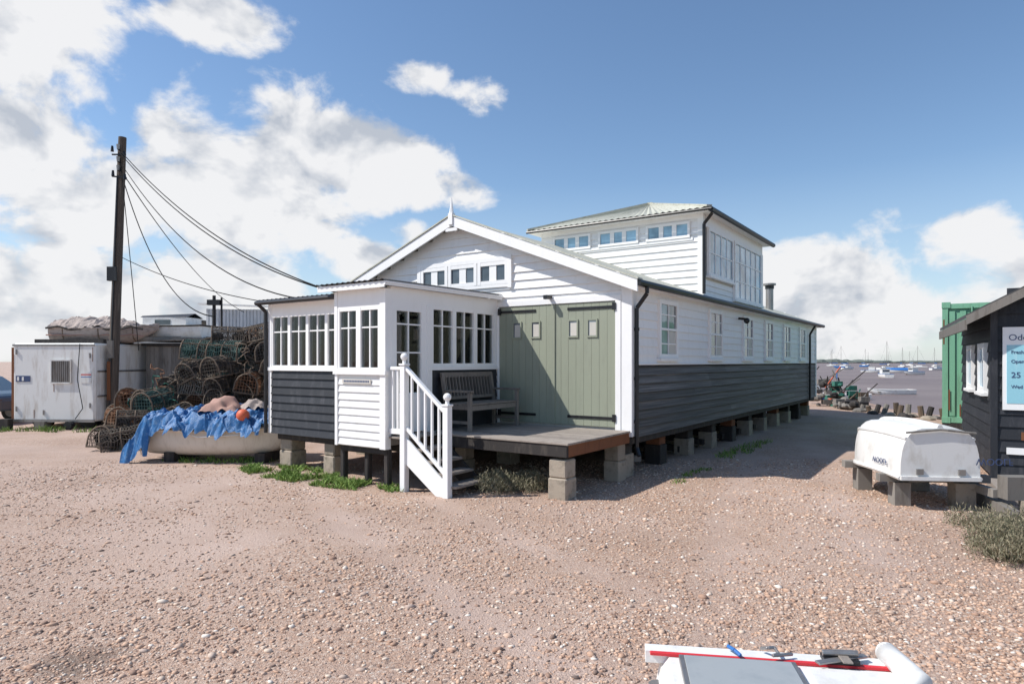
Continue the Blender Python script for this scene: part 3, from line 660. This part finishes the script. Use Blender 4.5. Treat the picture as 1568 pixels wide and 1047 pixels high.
# lobster pots
NET=paint('pot_netting',(.11,.09,.075),(.34,.29,.22),.9,.9,isl=.5)
def potmesh():
    mb=MB(); Lp,Wp,Hp=.72,.50,.42
    def arc(x,t): a=math.pi*t; return V(x,-Wp/2*math.cos(a),.03+Hp*math.sin(a)**.7)
    for x in(-Lp/2,0,Lp/2):
        mb.tube([arc(x,i/8) for i in range(9)],.017,ROPE,5); mb.beam((x,-Wp/2,.02),(x,Wp/2,.02),.04,.03,ROPE)
    for t in(.0,.25,.5,.75,1): mb.beam(arc(-Lp/2,t),arc(Lp/2,t),.028,.022,ROPE)
    for k in range(15):
        x=-Lp/2+Lp*k/14; mb.tube([arc(min(Lp/2,x+(.05 if i%2 else 0)),i/9) for i in range(10)],.007,NET,3)
    for k in range(12): 
        t=k/11; mb.tube([arc(-Lp/2+Lp*i/6,min(1,t+(.04 if i%2 else 0))) for i in range(7)],.007,NET,3)
    for x in(-Lp/2,Lp/2):
        for k in range(1,8):
            y=-Wp/2+Wp*k/8; h=Hp*math.sin(math.acos(max(-1,min(1,-2*y/Wp))))**.7; mb.cyl((x,y,.02),(x,y,h),.007,.007,NET,3,False)
        for z in(.1,.17,.24,.31,.37): 
            s_=(z/Hp)**(1/.7); w=Wp/2*math.sqrt(max(0,1-min(1,s_)**2)); mb.cyl((x,-w,z),(x,w,z),.007,.007,NET,3,False)
    mb.cyl((-Lp/2,0,.2),(-.1,0,.22),.12,.07,NET,8,False); mb.cyl((Lp/2,0,.2),(.1,0,.22),.12,.07,NET,8,False)
    mb.box(-.1,.1,-.08,.08,.03,.08,GREENN)
    pts=[V(random.uniform(-.25,.25),random.uniform(-.15,.15),random.uniform(.04,.16)) for _ in range(9)]; mb.tube(pts,.012,ROPE,4)
    return mb
pm=potmesh(); p0_=pm.build('lobster_pot'); pmesh=p0_.data; pmesh2=pmesh.copy(); pmesh3=pmesh.copy(); pmesh4=pmesh.copy()
NET2=paint('pot_netting_green',(.05,.12,.11),(.22,.2,.16),.8,.9,isl=.4)
NET3=paint('pot_netting_orange',(.30,.15,.08),(.3,.22,.15),.8,.9,isl=.4)
NET4=paint('pot_netting_pale',(.36,.32,.27),(.2,.17,.13),.8,.9,isl=.4)
for i,mm in enumerate(pmesh.materials):
    if mm==NET: pmesh2.materials[i]=NET2; pmesh3.materials[i]=NET3; pmesh4.materials[i]=NET4
first=True
def pot(x,y,z,rz,tx=0):
    global first
    if first: o=p0_; first=False
    else: o=bpy.data.objects.new('lobster_pot',random.choice([pmesh,pmesh,pmesh,pmesh2,pmesh3,pmesh4])); COL.objects.link(o)
    o.location=(x,y,z); o.rotation_euler=(tx,random.uniform(-.25,.25),rz); s_=random.uniform(.92,1.12); o.scale=(s_,s_*random.uniform(.9,1.1),s_)
for row,(yy,shift) in enumerate(((15.6,0),(16.15,.2),(16.7,.1))):
    for lay in range(7):
        xl=[-9.5,-9.3,-8.9,-8.3,-8.0,-7.7,-7.0][lay]+shift+random.uniform(-.2,.2); x=xl+(.4 if row==0 and lay>2 else 0)
        if row==0 and lay>4: continue
        while x<-5.8:
            if random.random()<(.95 if lay<5 else .8): pot(x+random.uniform(-.1,.1),yy+random.uniform(-.14,.14),lay*.375+random.uniform(0,.07),random.uniform(0,3.1) if random.random()<.4 else random.choice([0,1.57])+random.uniform(-.3,.3),random.uniform(-.25,.25) if random.random()<.85 else random.uniform(-1.0,1.0))
            x+=random.uniform(.48,.62)
for (x,y,rz) in((-8.3,14.2,.3),(-7.75,14.7,1.3),(-8.9,14.9,.2),(-8.2,15.0,1.6),(-7.2,14.6,1.4),(-8.75,14.35,1.5)): pot(x,y,0,rz)
pot(-8.3,14.5,.4,.5,.2); pot(-7.6,14.9,.4,1.3); pot(-8.75,14.95,.4,1.5); pot(-8.1,14.95,.78,1.4)
mb=MB()
for k in range(26):
    cx_=random.uniform(-9.0,-6.1); z=random.uniform(.2,min(2.4,1.0+(cx_+9.4)*.75)); m_=random.choice([ROPE,NET4,BLACKM,GREENN,NET3,ROPE]); p=V(cx_,15.25+.1*random.random(),z); pts=[p]
    for j in range(14): p=p+V(random.gauss(.02,.09),random.gauss(0,.03),random.gauss(-.04,.06)); p.z=max(.05,p.z); pts.append(p.copy())
    mb.tube(pts,.011,m_,4)
mb.build('rope_tangle')
# tarped dinghy
DB_=boat('tarped_dinghy',(-6.95,13.05,.60),R(-6),3.1,1.25,.50,CREAM,None,tr=.85,full=2.4)
mb=MB()
def tf(u,v):
    x=-.35+u*2.75; t=(v*2-1); yy=t*1.0
    h=.27*(1-abs(t)**1.6)*(1-.5*abs(u-.5)*1.6)+.05
    if abs(t)>.66:
        drop=(abs(t)-.66)*((1.5 if u<.22 else .35+1.0*abs(noise.noise(V(u*5,t,2))))); h-=drop; yy=math.copysign(.66+(abs(t)-.66)*(.35+.3*noise.noise(V(u*9,1,1))),t)
    if u<.13: h-=(.13-u)*4.6
    n1=noise.noise(V(x*2.4,yy*2.6,1)); n2=noise.noise(V(x*6,yy*6,4)); n3=1-abs(noise.noise(V(x*3.1+yy*2,yy*3-x,9)))*2.4; n4=1-abs(noise.noise(V(x*7-yy*4,yy*8+x*3,13)))*2.4; n5=1-abs(noise.noise(V(x*13+yy*9,yy*15,21)))*2.4
    return V(x+.06*n2+.03*n4,yy+.04*n1+.045*n4,h+.10*n1+.05*n2+.10*n3+.055*n4+.022*n5)
mb.grid(tf,180,96,BLUE); mb.build('tarpaulin',DB_)
mb=MB(); 
mb.grid(lambda u,v:V(.95+u*.8,-.4+v*.7,.36+.26*math.sin(u*3.14)*math.sin(v*3.14)+.12*noise.noise(V(u*5,v*5,2))),20,16,PINKC)
mb.grid(lambda u,v:V(1.65+u*.5,-.15+v*.5,.40+.16*math.sin(u*3.14)*math.sin(v*3.14)+.09*noise.noise(V(u*5,v*5,6))),14,12,TARPG)
mb.build('sacking',DB_,smooth=True)
mb=MB(); mb.ball((2.02,-.58,.30),.12,ORANGE); mb.tube([V(-.2,-.3,-.5),V(-.1,-.5,-.2),V(.5,-.62,.1),V(1.2,-.7,-.1),V(2.0,-.68,-.05)],.012,TRIM,5); mb.build('mooring_buoy',DB_,smooth=True)
mb=MB(); mb.box(.4,.6,-.5,.5,-.62,-.42,DARKW); mb.box(2.2,2.4,-.5,.5,-.62,-.42,DARKW); mb.build('chocks',DB_)
# car at far left edge
K=empty('parked_car',-19.5,20.5,0,0)
mb=MB(); prf=[(0,.35),(0,.75),(.15,.9),(1.0,1.0),(1.6,1.42),(3.0,1.45),(3.7,1.0),(4.0,.9),(4.13,.75),(4.15,.4)]; q=len(prf)
mb.add([(x,-.85+.0,z) for x,z in prf]+[(x,.85,z) for x,z in prf],[tuple(range(q)),tuple(range(q,2*q))]+[(i,(i+1)%q,q+(i+1)%q,q+i) for i in range(q)],CARP); mb.build('body',K,bevel=.06)
mb=MB()
for y in(-.86,.862): mb.add([(1.2,y,1.0),(1.68,y,1.36),(2.95,y,1.38),(3.5,y,1.0)],[(0,1,2,3)],GLD)
for x in(.8,3.4):
    for y in(-.88,.68): mb.cyl((x,y,.31),(x,y+.2,.31),.31,.31,BLACKM,18); mb.cyl((x,y-.01,.31),(x,y+.01,.31),.18,.18,STEEL,14)
mb.box(3.9,4.12,-.87,-.6,.62,.75,GLW)
mb.build('wheels_and_windows',K)
# ================================================================ RIGHT SIDE
G=empty('shipping_container',10.5,16.1,.42,R(-34.8))
mb=MB(); mb.box(.05,2.39,.06,6,.06,2.84,GREEN)
x=.14
while x<2.28: mb.box(x,x+.12,.025,.058,.16,2.7,GREEN); x+=.22
y=.2
while y<5.9: mb.box(.01,.049,y,y+.12,.16,2.7,GREEN); y+=.24
for x in(0,2.32): mb.box(x,x+.12,-.0,.12,0,2.9,GREEN)
mb.box(.12,2.32,.0,.08,0,.14,GREEN); mb.box(.12,2.32,.0,.08,2.76,2.88,GREEN)
for x in(-.01,2.27):
    for z in(-.01,2.78): mb.box(x,x+.18,-.015,.16,z,z+.14,GREEN)
for x in(.6,1.0,1.5,1.9): mb.cyl((x,-.02,.1),(x,-.02,2.8),.02,.02,GREEN,8)
for (x,z,h) in((.13,.3,.5),(.02,1.9,.6),(.35,.15,.3)): mb.box(x,x+.03,-.004,-.001,z,z+h,RUST)
mb.build('container_body',G,bevel=.008)
mb=MB(); mb.box(0,.4,.0,.4,-.44,-.012,DARKW); mb.box(2,2.4,.0,.4,-.44,-.012,DARKW); mb.box(0,.4,5.4,5.8,-.44,-.012,DARKW); mb.build('blocks',G)
G=empty('black_fish_hut',7.38,10.1,0,R(-29))
F1=frame(0,0,(1,0),(0,-1)); F2=frame(0,0,(0,1),(-1,0))
HW=2.6; HD=4.2; HE=2.72; HP=3.45
mb=MB(); mb.box(.01,HW-.01,.01,HD,.15,HE,DARKW)
def hr(z):
    if z<HE: return (.0,HW)
    h=(z-HE)/((HP-HE)/(HW/2)); return (h,HW-h)
mb.clap(F1,hr,.15,HP-.05,.19,BLACKB,out=.03); mb.clap(F2,(.0,HD),.15,HE,.19,BLACKB,out=.03)
mb.box(-.05,.04,-.05,.04,.1,HE,BLACKB); mb.build('walls',G)
mb=MB(); s2=(HP-HE)/(HW/2)
for (xa,xb) in((-.38,HW/2),(HW+.38,HW/2)):
    za=HE-.38*s2+.05; slope(xa,za,xb,HP+.05,-.3,HD+.3,.06,ROOFD); slope(xa,za-.10,xb,HP-.06,-.335,-.302,.14,GREYW)
mb.box(-.40,-.37,-.3,HD+.3,HE-.34,HE-.18,GREYW); mb.build('roof',G)
mb=MB()
for b in(.5,2.1): window(mb,F2,b,b+.8,1.4,2.2,1,[],GLB,.08,.03,d=.04,proud=.07)
mb.build('windows',G)
mb=MB(); mb.fbox(F1,.10,1.7,.035,.06,1.17,2.42,TRIM); mb.fbox(F1,.15,1.62,.06,.066,1.27,2.15,SIGNB)
mb.fbox(F1,.33,1.1,.031,.05,.72,.84,RUST); mb.fbox(F1,.15,1.1,.031,.05,.50,.6,TRIM); mb.build('sign_board',G)
def text(s,size,loc,parent,mat,rx=R(90),name='lettering',rz=0,ry=0):
    c=bpy.data.curves.new(name,'FONT'); c.body=s; c.size=size; c.extrude=.002; o=bpy.data.objects.new(name,c); COL.objects.link(o); c.materials.append(mat); o.parent=parent; o.location=loc; o.rotation_euler=(rx,ry,rz); return o
text('Odd Fish',.13,(.17,-.063,2.22),G,TEXTB); text('Fresh & Smoked',.07,(.2,-.07,2.02),G,TEXTB); text('Open daily',.07,(.2,-.07,1.88),G,TEXTB); text('25 - 26',.12,(.2,-.07,1.66),G,TEXTB); text('Wed to Sun',.07,(.2,-.07,1.50),G,TEXTB)
mb=MB(); mb.box(-.1,2.6,-1.5,-.1,.0,.13,DECK); mb.build('step',G)
# upturned dinghy
def ex(mb,f): 
    mb.tube([V(f(i/20,.5).x,0,-f(i/20,.5).z+.01) for i in range(19)],.035,GRP,6)
    for v in(.25,.75): mb.tube([V(f(i/20,v).x,f(i/20,v).y,-f(i/20,v).z+.008) for i in range(18)],.02,GRP,5)
    mb.tube([V(-.02,y/6*.5,.60-.05*abs(y)/6) for y in range(-5,6)],.014,GREYW,5)
    for y in(-.25,.25): mb.box(-.03,.0,y-.04,y+.04,.03,.10,STEEL)
UD=boat('upturned_dinghy',(5.42,8.35,.44),R(84),2.15,1.06,.64,GRP,ex,flip=True,tr=.9,full=2.3)
text('WOOLF',.12,(-.008,-.42,.24),UD,TEXTB,rx=R(-90),rz=R(-90),ry=0)
text('WOOLF',.10,(.65,.545,.17),UD,TEXTB,rx=R(-90),rz=R(184),ry=0)
G=empty('timber_trestle',5.45,8.45,0,R(84))
mb=MB()
for x in(.25,1.4): mb.beam((x,-.75,.37),(x,.62,.37),.12,.1,GREYW); mb.box(x-.1,x+.1,-.55,-.3,0,.315,CONC); mb.box(x-.1,x+.1,.25,.45,0,.315,GREYW)
mb.beam((-.2,-.6,.26),(1.9,-.55,.26),.1,.1,GREYW); mb.beam((-.7,-.5,.08),(.9,-.9,.08),.1,.16,GREYW)
mb.box(-.6,-.35,-1.1,-.75,0,.22,CONC); mb.box(-.85,-.65,-.3,.0,0,.12,CONC); mb.box(-.4,-.2,-.9,-.6,.22,.5,GREYW); mb.build('timbers',G)
# foreground boat
G=empty('white_boat',.60,2.98,.0,R(-9))
mb=MB()
def prof(u,v):
    th=(v-.5)*2; x=.56+.56*math.copysign(min(1,abs(th))**.9,th); z=.61 if abs(th)<.8 else .61-.5*((abs(th)-.8)/.2)**2
    return V(x,-u*2.2,z)
mb.grid(prof,10,30,GRP); mb.add([prof(0,i/30) for i in range(31)],[tuple(range(31))],GRP)
mb.build('hull',G)
mb=MB(); mb.box(.0,1.0,-.06,.01,.57,.625,GRP); mb.box(.02,1.04,-.082,-.062,.612,.626,RED); 
mb.box(.14,.62,-.7,-.10,.612,.634,STEEL); mb.box(.16,.60,-.68,-.115,.635,.639,PERSP)
mb.box(.66,1.0,-.6,-.12,.612,.625,GRP)
mb.box(.74,.88,-.09,-.02,.628,.650,BLACKM); mb.cyl((.74,-.05,.66),(.88,-.06,.67),.014,.014,STEEL,8); mb.beam((.70,-.12,.645),(.92,-.03,.65),.03,.010,STEEL); mb.box(.8,.84,-.13,-.0,.652,.66,DECK)
mb.tube([V(.36,-.01,.645),V(.38,-.06,.65),V(.40,-.09,.64)],.009,BLUEC,6); mb.tube([V(.50,-.01,.645),V(.52,-.05,.665),V(.55,-.03,.66),V(.56,-.07,.65),V(.53,-.09,.65),V(.62,-.05,.645)],.008,STEEL,6)
mb.cyl((.05,-.1,.0),(.05,-.1,.5),.04,.04,STEEL); mb.cyl((1.0,-.1,.0),(1.0,-.1,.5),.04,.04,STEEL); mb.box(.1,1.0,-2,-.2,.15,.55,GRP)
mb.build('deck_fittings',G,bevel=.004)
mb=MB(); mb.cyl((1.02,.01,.65),(1.04,-.26,.65),.045,.045,GRP,20); mb.ball((1.02,.01,.65),.045,GRP,1,20,12); mb.build('fender',G,smooth=True)
# ================================================================ SHORE CLUTTER & MOORED BOATS
def pile(name,x,y,r,h,mats,n):
    mb=MB()
    for i in range(n):
        c=V(random.gauss(0,r*.5),random.gauss(0,r*.5),abs(random.gauss(0,h*.4))); m=random.choice(mats)
        k=random.random()
        if k<.5: mb.ball(c,random.uniform(.08,.2),m,random.uniform(.5,.9),7,5)
        elif k<.8: mb.box(c.x,c.x+.35,c.y,c.y+.25,c.z,c.z+.2,m)
        else: mb.beam(c,c+V(random.uniform(-1,1),random.uniform(-.5,.5),random.uniform(.2,1.0)),.04,.04,m)
    o=mb.build(name); o.location=(x,y,0); return o
pile('fishing_net_pile',14.0,28.5,.8,1.1,[ORANGE,GREENN,GREENN,GREYW,DARKW,DARKW,GREYW,ROPE],60)
pile('fishing_gear_pile',14.8,33,1.2,1.1,[BLUEC,GREYW,GRP,DARKW,GREYW,DARKW],50)
pile('fish_crate_stack',13.4,26,.6,.35,[DARKW,GREYW,DARKW],24)
mb=MB()
for i in range(16): mb.cyl((13.2+i*.06+random.uniform(-.2,.2),27-i*.42,-.3),(13.2+i*.06+random.uniform(-.1,.1),27-i*.42,random.uniform(.15,.45)),.1,.09,random.choice([DARKW,GREYW,ROPE]),8)
for i in range(20): mb.ball((13.4+random.uniform(-.4,.8),21+random.random()*6,.0),random.uniform(.1,.25),random.choice([CONC,GREYW,DARKW]),.6,7,5)
mb.build('timber_groyne')
def mot(mb,f):
    mb.box(1.6,2.9,-.55,.55,-.2,.75,GRP); mb.box(1.58,2.92,-.5,.5,.35,.62,GLD); mb.box(1.5,3.0,-.6,.6,.751,.82,GRP); mb.cyl((2.2,0,.8),(2.2,0,2.6),.03,.02,STEEL,6)
    mb.grid(lambda u,v:V(u*4.5,f(u,1).y*(2*v-1),-.12),8,2,GREYW)
def opn(mb,f):
    for x in(1,2,2.8): mb.box(x,x+.2,-.5,.5,-.18,-.12,GREYW)
def sail(mb,f):
    mb.grid(lambda u,v:V(u*6,f(u,1).y*(2*v-1),.02),8,2,GRP); mb.box(1.8,3.8,-.5,.5,.0,.4,GRP); mb.cyl((3.3,0,0),(3.3,0,8.2),.07,.05,GREYW,6); mb.cyl((.6,0,1.1),(3.3,0,1.2),.14,.12,BLUEC,8)
    mb.cyl((6,0,.1),(3.3,0,8),.015,.015,BLACKM,4); mb.cyl((0,0,.1),(3.3,0,8),.015,.015,BLACKM,4)
def dist(y,h=2.6): return h*1010/(y-554)
def moor(px,py,kind):
    Y=dist(py); X=(px-784)/1010*Y; z=-.7
    if kind=='o': boat('moored_open_boat',(X,Y,z+.35),R(random.uniform(170,190)),3.6,1.4,.55,GRP,opn)
    if kind=='m': boat('moored_motor_boat',(X,Y,z+.6),R(random.uniform(-30,200)),4.5,1.7,.8,GRP,mot,rim=BLUEC)
    if kind=='c': 
        boat('moored_covered_boat',(X,Y,z+.6),R(random.uniform(150,200)),5,1.9,.8,GRP,lambda mb,f:mb.grid(lambda u,v:V(u*5,f(u,1).y*(2*v-1),.05+.5*(1-(2*v-1)**2)),10,6,BLUEC),rim=BLUEC)
    if kind=='s': boat('moored_sailing_boat',(X,Y,z+.7),R(random.uniform(0,360)),6,2.1,.9,random.choice([GRP,GRP,BLUEC]),sail)
for (px,py,k) in((1397,604,'o'),(1362,579,'m'),(1392,571,'c'),(1318,571,'m'),(1330,612,'o'),(1345,567,'s'),(1302,564,'s'),(1318,562,'s'),(1378,563,'s'),(1420,564,'s'),(1436,563,'s'),(1270,561,'s'),(1285,562,'s'),(1400,560.5,'s'),(1360,560,'s'),(1330,560,'s'),(1300,561,'m'),(1425,567,'m'),(1290,566,'m'),(1412,574,'m')): moor(px,py,k)
# ================================================================ SKY
Wd=bpy.data.worlds.new('World'); S.world=Wd; Wd.use_nodes=True; nt=Wd.node_tree; nt.nodes.clear()
out=N(nt,'ShaderNodeOutputWorld'); bg=N(nt,'ShaderNodeBackground'); L(nt,bg.outputs[0],out.inputs[0]); STR=.15; bg.inputs[1].default_value=STR
sky=N(nt,'ShaderNodeTexSky'); sky.sky_type='NISHITA'; sky.sun_disc=False; sky.sun_elevation=R(50); sky.sun_rotation=R(270); sky.air_density=1.0; sky.dust_density=.3; sky.ozone_density=1.6
tc=N(nt,'ShaderNodeTexCoord'); sp=N(nt,'ShaderNodeSeparateXYZ'); L(nt,tc.outputs['Generated'],sp.inputs[0])
def M_(*a,**k): return mth(nt,*a,**k)
az=M_('ARCTAN2',sp.outputs[0],sp.outputs[1]); el=M_('ARCSINE',sp.outputs[2])
cb=N(nt,'ShaderNodeCombineXYZ'); L(nt,az,cb.inputs[0]); L(nt,el,cb.inputs[1])
blobs=[(30,50,190,120,1.1),(310,15,110,40,.75),(10,190,170,70,1.0),(110,330,180,80,1.15),(290,190,80,60,1.0),(480,225,190,62,1.15),(620,290,100,34,1.0),(350,320,170,80,1.0),(150,450,420,90,1.15),(640,118,46,24,1.0),(735,152,54,26,1.05),(545,405,80,36,.95),(637,358,34,24,.9),(1290,425,150,50,1.25),(1420,385,110,50,1.3),(1545,440,140,60,1.3),(1350,475,400,55,1.3),(-300,250,300,260,1),(2000,350,300,150,1)]
D_=None
for (x,y,rx,ry,w) in blobs:
    a0=math.atan((x-784)/1010); e0=math.atan((554-y)/math.hypot(1010,x-784)); ca=math.cos(a0)
    ax=rx/1010*ca*ca*1.1; ay=ry/1010*ca*1.1
    s1=N(nt,'ShaderNodeVectorMath',operation='SUBTRACT'); L(nt,cb.outputs[0],s1.inputs[0]); s1.inputs[1].default_value=(a0,e0,0)
    s2_=N(nt,'ShaderNodeVectorMath',operation='MULTIPLY'); L(nt,s1.outputs[0],s2_.inputs[0]); s2_.inputs[1].default_value=(1/ax,1/ay,0)
    s3=N(nt,'ShaderNodeVectorMath',operation='DOT_PRODUCT'); L(nt,s2_.outputs[0],s3.inputs[0]); L(nt,s2_.outputs[0],s3.inputs[1])
    v=M_('MULTIPLY_ADD',s3.outputs['Value'],-.62,w*.82)
    D_=v if D_ is None else M_('SMOOTH_MAX',D_,v,.1)
D_=M_('MAXIMUM',D_,-1.1)
def fb(off,det):
    mp=N(nt,'ShaderNodeMapping'); mp.inputs['Scale'].default_value=(1,1,1.4); mp.inputs['Location'].default_value=off; L(nt,tc.outputs['Generated'],mp.inputs[0])
    n=N(nt,'ShaderNodeTexNoise'); n.inputs['Scale'].default_value=8; n.inputs['Detail'].default_value=det; n.inputs['Roughness'].default_value=.57; n.inputs['Distortion'].default_value=.2; L(nt,mp.outputs[0],n.inputs[0]); return n.outputs['Fac']
n1=fb((0,0,0),8); n2=fb((.022,-.0,-.045),4)
dens=M_('ADD',D_,M_('MULTIPLY',M_('SUBTRACT',n1,.5),3.9))
mr=N(nt,'ShaderNodeMapRange'); mr.interpolation_type='SMOOTHSTEP'; mr.inputs['From Min'].default_value=.05; mr.inputs['From Max'].default_value=.66; L(nt,dens,mr.inputs['Value'])
mask=mr.outputs[0]
sh=M_('MULTIPLY_ADD',M_('SUBTRACT',n1,n2),3.4,.66,clamp=True)
thick=N(nt,'ShaderNodeMapRange'); thick.inputs['From Min'].default_value=.6; thick.inputs['From Max'].default_value=1.9; thick.inputs['To Min'].default_value=1.0; thick.inputs['To Max'].default_value=.70; L(nt,dens,thick.inputs['Value'])
sh=M_('MULTIPLY',sh,thick.outputs[0])
cr=N(nt,'ShaderNodeValToRGB'); e=cr.color_ramp.elements; e[0].position=.10; e[0].color=(.52,.56,.63,1); e[1].position=.66; e[1].color=(.90,.90,.91,1); L(nt,sh,cr.inputs[0])
sc=N(nt,'ShaderNodeVectorMath',operation='SCALE'); L(nt,cr.outputs[0],sc.inputs[0]); sc.inputs['Scale'].default_value=1/STR
skc=N(nt,'ShaderNodeHueSaturation'); skc.inputs['Saturation'].default_value=1.08; skc.inputs['Value'].default_value=.98; L(nt,sky.outputs[0],skc.inputs['Color'])
hz=N(nt,'ShaderNodeMapRange'); hz.inputs['From Min'].default_value=.0; hz.inputs['From Max'].default_value=.26; hz.inputs['To Min'].default_value=.6; hz.inputs['To Max'].default_value=0; L(nt,el,hz.inputs['Value'])
mh=N(nt,'ShaderNodeMix',data_type='RGBA'); L(nt,hz.outputs[0],mh.inputs[0]); L(nt,skc.outputs[0],mh.inputs[6]); mh.inputs[7].default_value=(.55/STR,.68/STR,.83/STR,1)
mk=M_('MULTIPLY',mask,.97)
mx=N(nt,'ShaderNodeMix',data_type='RGBA'); L(nt,mk,mx.inputs[0]); L(nt,mh.outputs[2],mx.inputs[6]); L(nt,sc.outputs[0],mx.inputs[7]); L(nt,mx.outputs[2],bg.inputs[0])
# sun
sd=bpy.data.lights.new('sun','SUN'); sd.energy=5.0; sd.angle=R(.5); sd.color=(1,.955,.895); so=bpy.data.objects.new('sun',sd); COL.objects.link(so)
lx,ly=.66,.60; ang=R(-34.8); dx=lx*math.cos(ang)-ly*math.sin(ang); dy=lx*math.sin(ang)+ly*math.cos(ang)
so.rotation_euler=V(dx,dy,-1).to_track_quat('-Z','Y').to_euler(); so.location=(-10,10,20)
# camera
cd=bpy.data.cameras.new('camera'); cd.lens=36*1010/1568; cd.sensor_width=36; cd.shift_y=30/1568; cd.clip_start=.05; cd.clip_end=10000
co=bpy.data.objects.new('camera',cd); COL.objects.link(co); co.location=(0,0,1.9); co.rotation_euler=(R(90),0,0); S.camera=co
S.view_settings.view_transform='Standard'; S.view_settings.look='None'; S.view_settings.exposure=0
